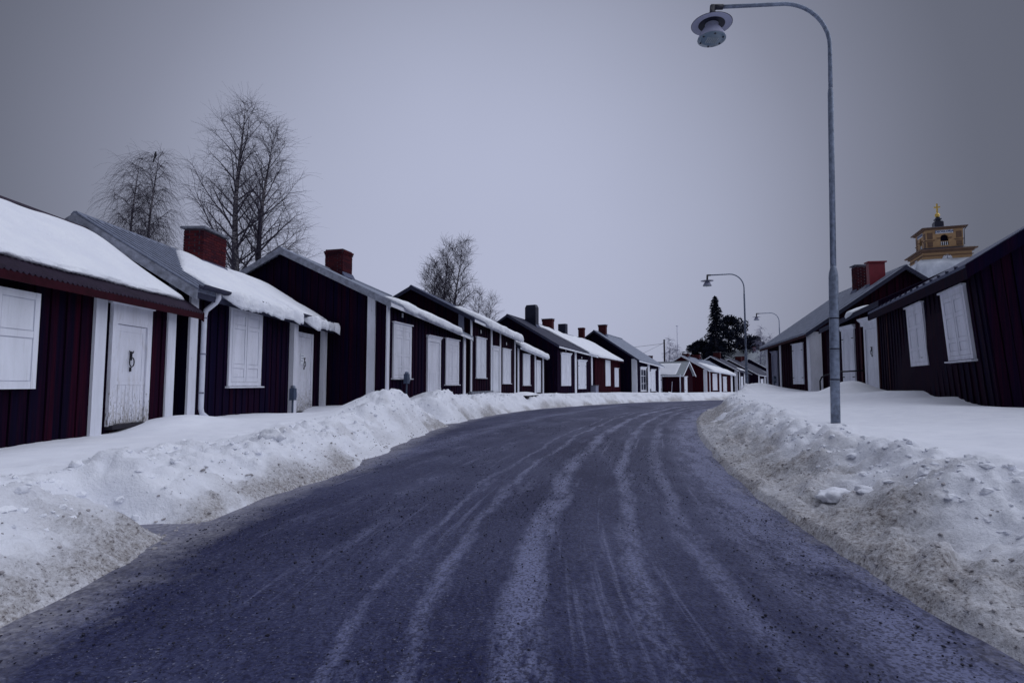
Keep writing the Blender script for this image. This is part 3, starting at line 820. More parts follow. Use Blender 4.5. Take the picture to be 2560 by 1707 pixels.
def add_chimney(h, s0, s1, y0, y1, z1, kind='brick_far', cap=True, mortar='mortar', flare=False):
    zb = min(roof_z(h, (s0 + s1) / 2, y0), roof_z(h, (s0 + s1) / 2, y1)) - .15
    at = ((s0 + s1) / 2, (y0 + y1) / 2, zb - h['zb'])
    m = MB(h['zb'])
    o = h['o']
    if kind == 'bricks':
        i_ = .012
        m.box(s0 + i_, s1 - i_, y0 + i_, y1 - i_, zb, z1)
        c_ = m.build('chimney', mortar, o)
        ch, bl = .068, .23
        n = int((z1 - zb) / ch)
        rnd = random.Random(int(s0 * 100))
        for k in range(n):
            z = zb + (k + .5) * ch - h['zb']
            ex = .03 * max(0, k - n + 3) if flare else 0
            for axis in (0, 1):
                a0, a1 = (s0, s1) if axis == 0 else (y0, y1)
                p = a0 - (bl / 2 if k % 2 else 0)
                while p < a1 - .02:
                    q0, q1 = max(p, a0), min(p + bl, a1)
                    p += bl
                    if q1 - q0 < .04: continue
                    w_ = q1 - q0 - .012
                    for side in (0, 1):
                        j = rnd.uniform(-.004, .004) + ex
                        if axis == 0:
                            yy = (y0 + .02 - j) if side == 0 else (y1 - .02 + j)
                            piece('brick', 'brick_unit', c_, ((q0 + q1) / 2, yy, z), (w_ + 2 * ex * 0, .05, ch - .012))
                        else:
                            xx = (s0 + .0205 - j) if side == 0 else (s1 - .0205 + j)
                            piece('brick', 'brick_unit', c_, (xx, (q0 + q1) / 2, z), (.05, w_ - .06 if q0 == a0 or q1 == a1 else w_, ch - .012))
    else:
        m.box(s0, s1, y0, y1, zb, z1)
        if kind == 'brick_far' and flare:
            m.box(s0 - .03, s1 + .03, y0 - .03, y1 + .03, z1 - .16, z1 - .02)
        c_ = m.build('chimney', kind, o)
    if cap:
        MB(h['zb']).box(s0 - .06, s1 + .06, y0 - .06, y1 + .06, z1 + .002, z1 + .055).build('chimney_cap', 'cap_grey' if kind != 'red_metal' else 'red_metal', c_)
    MB(h['zb']).prism_x([(y0 - .12, roof_z(h, s0, y0 - .12) + h['th'] + .01), (y0 - .01, roof_z(h, s0, y0) + h['th'] + .03), (y0 - .006, roof_z(h, s0, y0) + h['th'] + .14), (y0 - .012, roof_z(h, s0, y0) + h['th'] + .14)], s0 - .04, s1 + .04).build('flashing', 'roof_metal', c_)
    return c_

def house(name, label, A, B, eA, eB, ry, rA, rB, base, wall='wall_red', roof='roof_grey', barge='white_paint', fascia='white_paint',
          oe=0.3, ov=0.25, th=0.06, boards='mesh', gable='A', pitch=.16, lean=0.0, battens=0, corrug=False, cat='house', gb_h=.17, group=None, fas=.11):
    A = np.array(A, float); B = np.array(B, float)
    d = B - A; L = float(np.linalg.norm(d)); rz = math.atan2(d[1], d[0])
    o = empty(name, (A[0], A[1], base), rz)
    tag(o, label, cat, group)
    h = dict(o=o, L=L, eA=eA, eB=eB, ry=ry, rA=rA, rB=rB, zb=base, oe=oe, ov=ov, th=th)
    D = 2 * ry
    if lean:
        def warp(p, L=L, h=h):
            e = eA + (eB - eA) * p[0] / L
            k = lean * min(max(p[0] / L, 0), 1.05)
            return (p[0], p[1] + k * (e - p[2]) * max(0, 1 - max(p[1], 0) / D), p[2])
        h['warp'] = warp
    W = lambda: MB(base, h.get('warp'))
    # wall core
    m = W()
    v = []
    for x, e, r in ((0.0, eA, rA), (L, eB, rB)):
        v += [(x, 0, base), (x, D, base), (x, D, e), (x, ry, r), (x, 0, e)]
    m.add(v, [(4, 3, 2, 1, 0), (5, 6, 7, 8, 9), (0, 5, 9, 4), (1, 2, 7, 6), (0, 1, 6, 5)])
    # far or unseen sides clad in one piece with the core
    def strip_front(mb):
        n = int(L / pitch)
        for i in range(n):
            s = i * L / n; w_ = L / n
            e = eA + (eB - eA) * (s + w_ / 2) / L
            mb.box(s + .004, s + w_ - .004, -.045 if i % 2 else -.026, .002, base, e + .02)
    def strip_gable(mb, x):
        n = int(D / pitch); sg = -1 if x == 0 else 1
        for i in range(n):
            y = i * D / n; w_ = D / n
            zt = min(roof_z(h, x, y), roof_z(h, x, y + w_))
            f_ = .045 if i % 2 else .026
            x0, x1 = sorted((x - sg * .002, x + sg * f_))
            mb.box(x0, x1, y + .004, y + w_ - .004, base, zt + .01)
    if boards == 'mesh':
        strip_front(m)
        strip_gable(m, 0 if gable == 'A' else L)
    m.build('wall', wall, o)
    if boards == 'parts':
        n = int(L / pitch); rnd = random.Random(int(A[1] * 37))
        for i in range(n):
            w_ = L / n; s = (i + .5) * w_
            e = eA + (eB - eA) * s / L + .02
            t_ = .045 if i % 2 else .026
            hz = e - base
            k = lean * s / L
            cy = -t_ / 2 + .001 + rnd.uniform(-.002, .002) + k * hz / 2
            piece('plank', wall, o, (s, cy, hz / 2), (w_ - rnd.uniform(.006, .014), t_, hz), (k, 0, 0))
        x = 0 if gable == 'A' else L; sg = -1 if x == 0 else 1
        n = int(D / pitch)
        for i in range(n):
            w_ = D / n; y = (i + .5) * w_
            zt = min(roof_z(h, x, y - w_ / 2), roof_z(h, x, y + w_ / 2)) + .02
            t_ = .045 if i % 2 else .026
            dy = 0
            if lean and x == L:
                dy = lean * (zt - base) / 2 * max(0, 1 - y / D)
            piece('plank', wall, o, (x + sg * (t_ / 2 - .001), y + dy, (zt - base) / 2), (t_, w_ - rnd.uniform(.006, .014), zt - base), (lean * max(0, 1 - y / D) if x == L else 0, 0, 0))
    # roof: one slab per slope, butted at the ridge
    def slab(y0, y1, nm):
        ns = 260 if corrug else 12
        mb = W()
        xs = np.linspace(-ov, L + ov, ns)
        nt = 3
        for k, up in enumerate((th, 0.0)):
            for i, s in enumerate(xs):
                c_ = (0.018 * math.sin(s * 2 * math.pi / 0.085) if corrug else 0.0)
                for j in range(nt):
                    y = y0 + (y1 - y0) * j / (nt - 1)
                    mb.v.append((s, y, roof_z(h, s, y) + up + c_))
        N = ns * nt
        for i in range(ns - 1):
            for j in range(nt - 1):
                a, b, c_, d_ = i * nt + j, (i + 1) * nt + j, (i + 1) * nt + j + 1, i * nt + j + 1
                mb.f.append((a, b, c_, d_)); mb.f.append((N + d_, N + c_, N + b, N + a))
            mb.f.append((i * nt, N + i * nt, N + (i + 1) * nt, (i + 1) * nt))
            a = i * nt + nt - 1
            mb.f.append((a, a + nt, N + a + nt, N + a))
        for j in range(nt - 1):
            mb.f.append((j, j + 1, N + j + 1, N + j))
            a = (ns - 1) * nt + j
            mb.f.append((a + 1, a, N + a, N + a + 1))
        return mb.build(nm, roof, o)
    rf = slab(-oe, ry, 'roof')
    slab(D + oe, ry, 'roof')
    m = W()
    m.hexa([(-ov - .01, ry - .09, rA + th - .03), (L + ov + .01, ry - .09, rB + th - .03), (L + ov + .01, ry + .09, rB + th - .03), (-ov - .01, ry + .09, rA + th - .03),
            (-ov - .01, ry - .03, rA + th + .035), (L + ov + .01, ry - .03, rB + th + .035), (L + ov + .01, ry + .03, rB + th + .035), (-ov - .01, ry + .03, rA + th + .035)])
    m.build('ridge_cap', roof, o)
    if battens:
        n = int((L + 2 * ov) / battens)
        for i in range(n):
            s = -ov + .03 + i * battens
            y0, y1 = -oe - .01, ry - .06
            z0, z1 = roof_z(h, s, y0), roof_z(h, s, y1)
            ln = math.hypot(y1 - y0, z1 - z0)
            piece('roof_batten', roof, o, (s, (y0 + y1) / 2, (z0 + z1) / 2 + th + .016 - base), (battens * .5, ln, .03), (math.atan2(z1 - z0, y1 - y0), 0, 0))
    # barge boards on both gables, front and back slope
    for x, sg in ((0, -1), (L, 1)):
        xo = x + sg * (ov + .004)
        for y0, y1 in ((-oe - .01, ry), (D + oe + .01, ry)):
            m = W()
            z0, z1 = roof_z(h, x + sg * ov, y0) + th * .8, roof_z(h, x + sg * ov, y1) + th * .8
            xa, xb = sorted((xo, xo + sg * .028))
            yy0, yy1 = (y0, y1) if y0 < y1 else (y1, y0)
            za, zb2 = (z0, z1) if y0 < y1 else (z1, z0)
            m.hexa([(xa, yy0, za - gb_h), (xb, yy0, za - gb_h), (xb, yy1, zb2 - gb_h), (xa, yy1, zb2 - gb_h), (xa, yy0, za), (xb, yy0, za), (xb, yy1, zb2), (xa, yy1, zb2)])
            m.build('barge_board', barge, o)
    m = W()
    z0, z1 = roof_z(h, -ov, -oe), roof_z(h, L + ov, -oe)
    y0 = -oe + .003
    m.hexa([(-ov + .002, y0, z0 - fas), (L + ov - .002, y0, z1 - fas), (L + ov - .002, y0 + .025, z1 - fas), (-ov + .002, y0 + .025, z0 - fas),
            (-ov + .002, y0, z0 - .002), (L + ov - .002, y0, z1 - .002), (L + ov - .002, y0 + .025, z1 + .002), (-ov + .002, y0 + .025, z0 + .002)])
    m.build('fascia', fascia, o)
    return h

def gable_box(h, side, y0, y1, mat='white_paint', zt=None, thick=.09):
    x = 0 if side == 'A' else h['L']
    xa, xb = (x - thick, x - .02) if side == 'A' else (x + .02, x + thick)
    z = roof_z(h, x, y0) - .02 if zt is None else zt
    return MB(h['zb'], h.get('warp')).box(xa, xb, y0, y1, h['zb'], z).build('corner_board', mat, h['o'])

def corner_pair(h, side, mat='white_paint', w=.13):
    x = 0 if side == 'A' else h['L']
    s0, s1 = (-.05, w) if side == 'A' else (h['L'] - w, h['L'] + .05)
    add_post(h, s0, s1, mat=mat)

# -- house 1 (nearest, left)
h = house('cottage', 'nearest red cottage on the left, cut by the frame, with snowy corrugated roof', (-6.15, 3.6), (-6.18, 10.35), 2.76, 2.76, 1.85, 4.06, 4.06, 0.0,
          wall='wall_red', roof='roof_maroon', barge='red_trim', fascia='red_trim', oe=.36, ov=.30, th=.03, boards='parts', gable='B', corrug=True, pitch=.135)
add_post(h, 4.69, 4.92); add_post(h, 6.46, 6.70)
add_door(h, 5.02, 5.97, .55, 2.42, 'door_worn', cornice='high', lab='white painted plank door with iron ring handle, worn at the bottom')
w = add_window(h, 2.1, 2.95, 1.13, 2.50, sill=True, style='panel')
sm = shutter_mesh(MB(0.0), 2.99, 3.62, 1.13, 2.34, (0, .56, 1), y=-.12); sm.build('shutter', 'white_clean', w)
for hz_ in (1.3, 2.2): MB(0).box(2.93, 3.03, -.11, -.08, hz_, hz_ + .03).build('hinge', 'iron', w)
snow_slab(h, -.3, 6.92, lambda s: -.08, lambda s: 1.76, .15, seed=3, over=0.0, rag=.05, round_s=.5, ns=140)

# -- house 2
h = house('cottage', 'second cottage on the left with wide brick chimney, drainpipe and thick snow over the eaves', (-6.14, 10.75), (-5.79, 17.30), 3.08, 3.02, 2.13, 4.36, 4.30, 0.0,
          wall='wall_dark', roof='roof_grey', barge='barge_grey', fascia='roof_dark', oe=.32, ov=.28, boards='parts', gable='A', battens=.22, gb_h=.2, pitch=.13)
add_post(h, -.06, .18, mat='white_worn'); gable_box(h, 'A', .22, .36, 'grey_board')  # narrow gable board is white; its shade is put into the grey colour
add_window(h, 1.30, 2.69, 1.14, 2.88, 'white_worn', 'plain', True, 'panel', lab='white closed shutters with peeling paint')
add_post(h, 4.25, 4.50, mat='white_worn', y=-.16)
d2 = add_door(h, 4.56, 5.67, .42, 2.60, 'door_worn', 'none', lab='narrow white door with a paper note and a ring handle')
MB(0).box(4.86, 5.14, -.081, -.0765, 1.72, 2.02).build('paper_note', 'paper', d2)
for q_, (xa_, xb_) in enumerate(((4.90, 5.06), (4.92, 5.09), (4.90, 5.0))):
    MB(0).box(xa_, xb_, -.0835, -.0815, 1.95 - q_ * .07, 1.962 - q_ * .07).build('handwriting', 'sign_blue', d2)
add_post(h, 6.34, 6.56, mat='white_worn', y=-.16)
p = MB(0.0)
p.tube([(.38, -.34, 2.98), (.38, -.34, 2.86), (.36, -.30, 2.78), (.30, -.15, 2.62), (.28, -.13, 2.50), (.28, -.13, .72), (.29, -.15, .62), (.34, -.27, .50)], .05, 12)
p.build('drainpipe', 'pipe_white', h['o'], True)
for zz in (1.0, 1.75, 2.45): MB(0).lathe([(.056, 0), (.056, .03)], (.28, -.13, zz), 12).build('pipe_bracket', 'grey_board', h['o'])
g = MB(0.0); g.prism_x([(-.42, 2.95), (-.46, 2.98), (-.46, 3.03), (-.44, 3.03), (-.42, 2.99), (-.36, 2.99), (-.34, 3.03), (-.33, 3.03), (-.33, 2.98), (-.36, 2.95)], -.25, 6.8); g.build('gutter', 'roof_dark', h['o'])
add_chimney(h, 2.95, 3.98, 1.62, 2.12, 5.0, 'bricks', True)
snow_slab(h, .55, 4.20, lambda s: -.32, lambda s: min(2.10, .45 + 0.75 * (s - .4)), .17, .24, .06, 5, ns=200, nt=26, rag=.20)
snow_slab(h, 4.35, 6.62, lambda s: -.32, lambda s: 2.10, .17, .24, .06, 8, ns=150, nt=26, rag=.20, round_s=.25)

# -- house 3
h = house('cottage', 'long cottage with a broad dark plank gable, grey shingle roof and old brick chimney', (-3.78, 17.0), (-2.01, 23.8), 3.70, 3.28, 3.55, 5.38, 5.0, 0.2,
          wall='wall_dark', roof='roof_slate', barge='barge_grey', fascia='white_worn', oe=.3, ov=.3, boards='parts', gable='A', gb_h=.2, pitch=.135)
gable_box(h, 'A', .33, .58, 'white_worn'); add_post(h, -.06, .10, mat='white_worn')
add_window(h, .37, 1.65, 1.36, 3.06, 'white_worn', 'plain', True, 'four', plate=True, lab='tall white shutters, first window from the gable')
add_door(h, 2.98, 4.19, .80, 2.80, 'white_worn', 'plain', False)
add_window(h, 4.76, 6.20, 1.16, 2.90, 'white_worn', 'plain', True, 'four', lab='tall white shutters beside the corner board')
add_post(h, 6.80, 7.05, mat='white_worn')
add_chimney(h, 2.45, 3.10, 3.0, 3.72, 6.02, 'bricks', False, flare=True)
snow_slab(h, .55, 5.9, lambda s: -.30, lambda s: .45 - .05 * s, .16, .16, .03, 12, ns=120, nt=10, rag=.06)

# -- house 4 and its lower annexe
h = house('cottage', 'tall narrow cottage behind the grey shingle roof, snow roll along its eaves', (-1.80, 24.3), (0.12, 31.0), 4.05, 3.72, 2.68, 5.42, 5.1, 0.2,
          wall='wall_red', roof='roof_metal', barge='roof_dark', fascia='white_paint', oe=.3, ov=.25, boards='mesh', gable='A')
gable_box(h, 'A', .25, .5, 'grey_board'); add_post(h, -.05, .09)
add_window(h, .63, 1.94, 1.45, 3.22, 'white_paint', 'plain', True, 'chev', plate=True)
add_post(h, 2.71, 2.90); add_door(h, 2.95, 3.95, .75, 2.90, 'white_clean', 'plain', False); add_post(h, 4.12, 4.30)
add_window(h, 4.62, 6.03, 1.2, 2.95, 'white_paint', 'plain', True, 'chev', plate=True)
add_post(h, 6.8, 7.0)
snow_slab(h, 1.2, 7.2, lambda s: -.30, lambda s: 1.3, .26, .10, .04, 15, ns=120, nt=12, rag=.05)
m = MB(0.2); m.box(-.06, 3.0, -.10, .02, .2, .85); m.build('stone_base', 'cap_grey', h['o'])
h = house('cottage', 'low annexe cottage with white eaves board, right of the tall narrow cottage', (0.26, 31.3), (1.98, 36.5), 3.30, 2.96, 2.3, 4.45, 4.15, 0.2,
          wall='wall_red', roof='roof_metal', barge='roof_dark', fascia='white_clean', oe=.28, ov=.2)
add_post(h, 0.0, .22); add_window(h, .96, 2.34, 1.1, 2.86, 'white_paint', 'plain', True, 'four'); add_post(h, 3.38, 3.62)
add_door(h, 3.68, 4.63, .6, 2.62, 'white_clean', 'none', False); add_post(h, 5.2, 5.45)
snow_slab(h, -.1, 5.6, lambda s: -.28, lambda s: 1.4, .24, .06, .04, 19, ns=100, nt=12, rag=.04)

# -- house 5 (black metal roof) and 6
h = house('cottage', 'dark cottage with black metal roof and tall black metal chimney', (2.88, 36.8), (6.16, 43.0), 3.75, 3.42, 3.50, 5.78, 5.45, 0.0,
          wall='wall_dark', roof='roof_dark', barge='roof_dark', fascia='white_clean', oe=.3, ov=.25)
add_post(h, -.03, .1, mat='wall_dark')
add_window(h, .62, 2.28, 1.03, 3.08, 'white_paint', 'crown', False, 'four', plate=True); add_post(h, 3.05, 3.36)
add_window(h, 3.65, 5.21, .80, 2.72, 'white_paint', 'crown', False, 'wide', hinges=True, plate=True); add_post(h, 6.35, 6.6)
c_ = add_chimney(h, 2.45, 2.95, 2.65, 3.5, 6.6, 'black_metal', False)
MB(0).hexa([(2.45, 2.65, 6.601), (2.95, 2.65, 6.601), (2.95, 3.5, 6.601), (2.45, 3.5, 6.601), (2.53, 2.72, 6.8), (2.87, 2.72, 6.8), (2.87, 3.43, 6.8), (2.53, 3.43, 6.8)]).build('chimney_hood', 'black_metal', c_)
add_chimney(h, 5.85, 6.25, 2.9, 3.72, 6.1, 'brick_far', True, flare=True)
snow_slab(h, 3.6, 7.15, lambda s: -.30 + max(0, (5.2 - s)) * 1.9, lambda s: 3.3, .16, 0, .02, 22, ns=80, nt=18)
h = house('cottage', 'deep red cottage fully under snow, with a black and a brick chimney', (6.30, 43.3), (9.21, 48.7), 3.36, 3.22, 3.2, 5.2, 5.05, 0.0,
          wall='wall_bright', roof='roof_dark', barge='roof_dark', fascia='red_trim', oe=.3, ov=.2)
add_window(h, 2.26, 3.44, .98, 3.04, 'white_paint', 'plain', False, 'wide', plate=True); add_window(h, 4.54, 5.59, .9, 2.45, 'white_paint', 'plain', False, 'wide')
add_post(h, 4.0, 4.1, mat='red_trim'); add_post(h, 5.9, 6.0, mat='red_trim')
add_chimney(h, 1.2, 1.65, 2.9, 3.55, 6.0, 'black_metal', False); add_chimney(h, 5.35, 5.7, 2.95, 3.45, 6.05, 'brick_far', False, flare=True)
snow_slab(h, -.15, 6.3, lambda s: -.30, lambda s: 3.1 - .25 * max(0, s - 4.5), .18, 0, .02, 25, ns=80, nt=18)

# -- house 7
h = house('cottage', 'cottage at the bend with broad white corner boards and an open shutter', (10.73, 49.0), (14.0, 54.0), 3.35, 3.0, 3.86, 5.88, 5.55, 0.0,
          wall='wall_dark', roof='roof_slate', barge='roof_dark', fascia='white_clean', oe=.35, ov=.3)
gable_box(h, 'A', -.05, .42, 'white_clean', zt=3.3, thick=.11); gable_box(h, 'A', .46, .50, 'dark_core', zt=3.3)
w = add_window(h, .74, 2.1, .52, 2.50, 'white_clean', 'crown', True, 'glass')
shutter_mesh(MB(0.0), 1.95, 2.65, .72, 2.25, (0, 1), y=-.30).build('shutter', 'white_clean', w)
add_post(h, 2.55, 3.05, mat='white_clean'); add_window(h, 3.35, 4.5, .5, 2.34, 'white_clean', 'crown', True, 'four'); add_post(h, 5.5, 5.95, mat='white_clean')
add_chimney(h, 1.0, 1.35, 3.3, 4.0, 6.5, 'brick_far', True, flare=True)

h = house('cottage', 'low hidden cottage whose dark capped brick chimney shows above the snowy outbuilding', (12.0, 76.0), (20.5, 77.5), 2.5, 2.5, 2.6, 4.0, 4.0, -.6, wall='wall_dark', roof='roof_slate', barge='roof_dark', fascia='roof_dark')
add_chimney(h, 7.2, 8.2, 2.2, 3.0, 5.0, 'brick_far', True, flare=True)

# -- garage with double doors
Bg = np.array([19.6, 66.0]); dg = np.array([math.cos(R(36)), -math.sin(R(36))])
Ag = Bg - dg * 5.4
h = house('garage', 'small red outbuilding with white double doors and snow on its pale roof', Ag, Bg, 2.30, 2.30, 1.9, 3.72, 3.72, -.3,
          wall='wall_bright', roof='roof_pale', barge='white_clean', fascia='white_clean', oe=.3, ov=.35, gable='B', cat='outbuilding')
m = MB(-.3)
for i_, (a_, b_) in enumerate(((.95, 2.02), (2.04, 3.1))):
    dd = MB(-.3).box(a_, b_, -.075, -.03, .05, 2.0).build('door', 'white_clean', h['o'])
    for q_ in range(5):
        w_ = (b_ - a_) / 5
        MB(-.3).box(a_ + q_ * w_ + .008, a_ + (q_ + 1) * w_ - .008, -.088, -.074, .06, 1.99).build('door_plank', 'white_clean', dd)
    for zz in (.45, 1.55):
        MB(-.3).box((a_ if i_ == 0 else b_ - .62), (a_ + .62 if i_ == 0 else b_), -.1, -.089, zz, zz + .06).build('hinge', 'iron', dd)
L_ = h['L']
g_ = MB(-.3).box(L_ + .03, L_ + .10, .8, 1.75, 0, 1.95).build('door', 'white_clean', h['o'])
MB(-.3).box(L_ + .03, L_ + .17, .72, 1.83, 1.952, 2.02).build('lintel', 'white_clean', g_)
for zz in (.4, 1.5): MB(-.3).box(L_ + .101, L_ + .115, .82, 1.1, zz, zz + .05).build('hinge', 'iron', g_)
p = MB(-.3); p.tube([(L_ - .02, -.3, 2.25), (L_ - .02, -.3, 2.1), (L_ - .1, -.12, 1.85), (L_ - .1, -.12, -.2)], .07, 8); p.build('drainpipe', 'pipe_white', h['o'], True)
snow_slab(h, -.2, 4.85, lambda s: -.18, lambda s: 1.62, .12, 0, .0, 31, ns=50, nt=14, rag=.05)

# -- far row beyond the bend
h = house('cottage', 'red cottage beyond the bend with white gable edges and snow along its eaves', (25.29, 74.0), (31.2, 80.8), 3.05, 2.55, 3.29, 4.86, 4.35, -1.0,
          wall='wall_bright', roof='roof_slate', barge='white_clean', fascia='white_clean', oe=.35, ov=.3)
gable_box(h, 'A', -.05, .4, 'white_clean', zt=3.0, thick=.12)
add_window(h, 1.77, 3.3, .30, 2.45, 'white_clean', 'plain', True, 'wide', hinges=True); add_post(h, 4.1, 4.75, mat='white_clean'); add_window(h, 5.41, 6.7, .1, 2.1, 'white_clean', 'plain', True, 'wide', hinges=True)
add_post(h, .75, .95, mat='white_clean'); add_post(h, 8.3, 8.95, mat='white_clean')
snow_slab(h, 1.0, 9.2, lambda s: -.35, lambda s: 1.9 - .1 * s, .24, .1, .03, 33, ns=60, nt=12, rag=.05)
c_ = add_chimney(h, .9, 1.4, 2.9, 3.7, 5.2, 'brick_far', False, flare=True)
MB(-1.0).box(.82, 1.48, 2.8, 3.8, 5.42, 5.47).build('chimney_hood', 'iron', c_)
for xx, yy in ((.93, 2.95), (1.35, 2.95), (.93, 3.63), (1.35, 3.63)): MB(-1.0).box(xx, xx + .05, yy, yy + .05, 5.2, 5.42).build('hood_leg', 'iron', c_)
add_chimney(h, 4.6, 5.2, 2.9, 4.0, 5.2, 'brick_far', False)
h = house('cottage', 'second cottage beyond the bend, dark roof with a small snow patch', (33.2, 84.0), (37.9, 91.0), 3.15, 2.85, 3.72, 5.25, 4.95, -1.0, wall='wall_dark', roof='roof_dark', barge='white_clean', fascia='roof_dark', oe=.35, ov=.3)
gable_box(h, 'A', -.05, .35, 'white_clean', zt=3.0, thick=.12)
for a_, b_ in ((1.0, 1.5), (4.3, 4.9)): add_post(h, a_, b_, mat='white_clean')
add_window(h, 2.0, 3.4, .2, 2.2, 'white_clean', 'plain', True, 'wide'); add_window(h, 5.6, 7.0, .2, 2.2, 'white_clean', 'plain', True, 'wide')
snow_slab(h, 3.2, 6.6, lambda s: .15, lambda s: .85, .16, 0, .0, 37, ns=30, nt=8)
add_chimney(h, 3.2, 3.9, 3.2, 4.2, 6.0, 'brick_far', True)
h = house('cottage', 'third cottage beyond the bend with white roof edge, half behind the lamp post', (40.5, 94.0), (45.3, 99.5), 2.75, 2.5, 4.6, 5.3, 5.0, -1.0, wall='wall_dark', roof='roof_dark', barge='white_clean', fascia='white_clean', oe=.35, ov=.3)
for a_, b_ in ((.2, .7), (3.3, 3.8), (6.5, 7.0)): add_post(h, a_, b_, mat='white_clean')
add_window(h, 1.3, 2.6, 0, 1.9, 'white_clean', 'plain', True, 'wide'); add_window(h, 4.5, 5.8, 0, 1.9, 'white_clean', 'plain', True, 'wide')
add_chimney(h, 4.0, 4.7, 4.0, 5.0, 5.9, 'brick_far', False)
h = house('cottage', 'gable-on cottage with white edged gable at the far street end', (50.4, 112.0), (52.5, 119.0), 3.1, 3.0, 4.3, 5.1, 5.0, -1.0, wall='wall_dark', roof='roof_slate', barge='white_clean', fascia='white_clean', oe=.4, ov=.4)
gable_box(h, 'A', .2, .85, 'white_clean', zt=3.0, thick=.12); add_window(h, 2, 3.4, .2, 2.0, 'white_clean', 'plain', True, 'wide')
h = house('cottage', 'brown edged cottage gable just behind the white edged far gable', (54.0, 121.0), (56.5, 129.0), 3.6, 3.5, 4.4, 6.0, 5.9, -1.0, wall='wall_dark', roof='roof_slate', barge='barge_grey', fascia='white_clean', oe=.4, ov=.4)
add_chimney(h, .6, 1.4, 3.9, 4.8, 7.0, 'brick_far', True)
h = house('cottage', 'farthest white edged cottage gable, partly hidden by the long roofed cottage', (60.0, 132.0), (63.0, 139.0), 4.2, 4.1, 4.6, 7.0, 6.9, -1.0, wall='wall_dark', roof='roof_slate', barge='white_clean', fascia='white_clean', oe=.4, ov=.4)
h = house('large_house', 'large pale grey roofed house in front of the dark trees', (57.8, 150.0), (76.0, 153.0), 5.0, 5.0, 4.6, 10.2, 10.2, -1.0, wall='wall_dark', roof='roof_pale', barge='barge_grey', fascia='white_clean', oe=.5, ov=.5)
add_chimney(h, 9.0, 9.9, 4.2, 5.0, 11.2, 'brick_far', False)
for a_ in (2, 6, 10, 14): add_window(h, a_, a_ + 1.3, 1.6, 3.4, 'white_clean', 'plain', True, 'glass')

# -- right side
h = house('cottage', 'crooked dark cottage on the right edge, leaning, with two tilted white shutters', (11.37, 17.5), (8.38, 10.1), 3.50, 3.42, 3.0, 5.15, 5.3, 0.0,
          wall='wall_blue', roof='roof_metal', barge='wall_blue', fascia='wall_dark', oe=.26, ov=.22, boards='parts', gable='B', lean=.082, pitch=.15, gb_h=.24, fas=.2)
add_window(h, 3.34, 4.68, 1.62, 3.08, 'white_worn', 'plain', False, 'wide', plate=False, lab='tilted weathered shutters with an iron latch')
add_window(h, 6.02, 7.34, 1.66, 3.06, 'white_worn', 'plain', True, 'wide', lab='tilted weathered shutters nearest the corner')
add_post(h, -.05, .1, mat='red_trim'); add_post(h, 1.05, 1.15, mat='red_trim', y=-.055, zbot=.9)
for i_ in range(16):
    s_ = .2 + i_ * .5
    z_ = roof_z(h, s_, -.27)
    MB(0, h['warp']).box(s_, s_ + .035, -.285, -.235, z_ + .055, z_ + .10).build('roof_clip', 'roof_dark', h['o'])
h = house('cottage', 'set-back cottage between the crooked one and the long-roofed one, white crowned door', (12.55, 22.6), (11.75, 17.75), 3.42, 3.84, 2.9, 4.75, 5.15, 0.0,
          wall='wall_red', roof='roof_dark', barge='wall_dark', fascia='roof_dark', oe=.25, ov=.1, boards='parts', gable='A', pitch=.18)
add_window(h, 1.62, 2.66, 1.1, 3.12, 'white_paint', 'crown', True, 'panel', hinges=True); add_post(h, 3.14, 3.26, mat='red_trim')
add_door(h, 3.5, 4.5, .85, 3.12, 'white_clean', 'crown', True)
snow_slab(h, 2.55, 3.1, lambda s: -.28, lambda s: .35, .16, .1, .02, 41, ns=24, nt=10)
h = house('cottage', 'long-roofed cottage on the right with a brick and a red metal chimney', (13.5, 30.0), (12.75, 24.2), 3.22, 3.46, 3.75, 5.85, 6.05, 0.2,
          wall='wall_red', roof='roof_slate', barge='roof_dark', fascia='red_trim', oe=.3, ov=.3, boards='mesh', gable='B', battens=.3)
add_post(h, -.05, .18, mat='white_clean'); add_door(h, .9, 1.75, .95, 2.72, 'grey_board', 'plain', False); add_post(h, 2.02, 2.22, mat='white_clean')
add_window(h, 3.82, 5.1, 1.16, 2.96, 'white_paint', 'plain', False, 'panel', hinges=True, plate=True)
gable_box(h, 'B', -.08, .38, 'white_worn', zt=3.38, thick=.12); add_post(h, 5.62, 5.96, mat='white_clean', y=-.10)
add_chimney(h, 3.55, 3.98, 2.75, 3.3, 6.55, 'bricks', True, 'mortar_pale')
add_chimney(h, 5.05, 5.3, 2.7, 3.35, 6.42, 'red_metal', True)

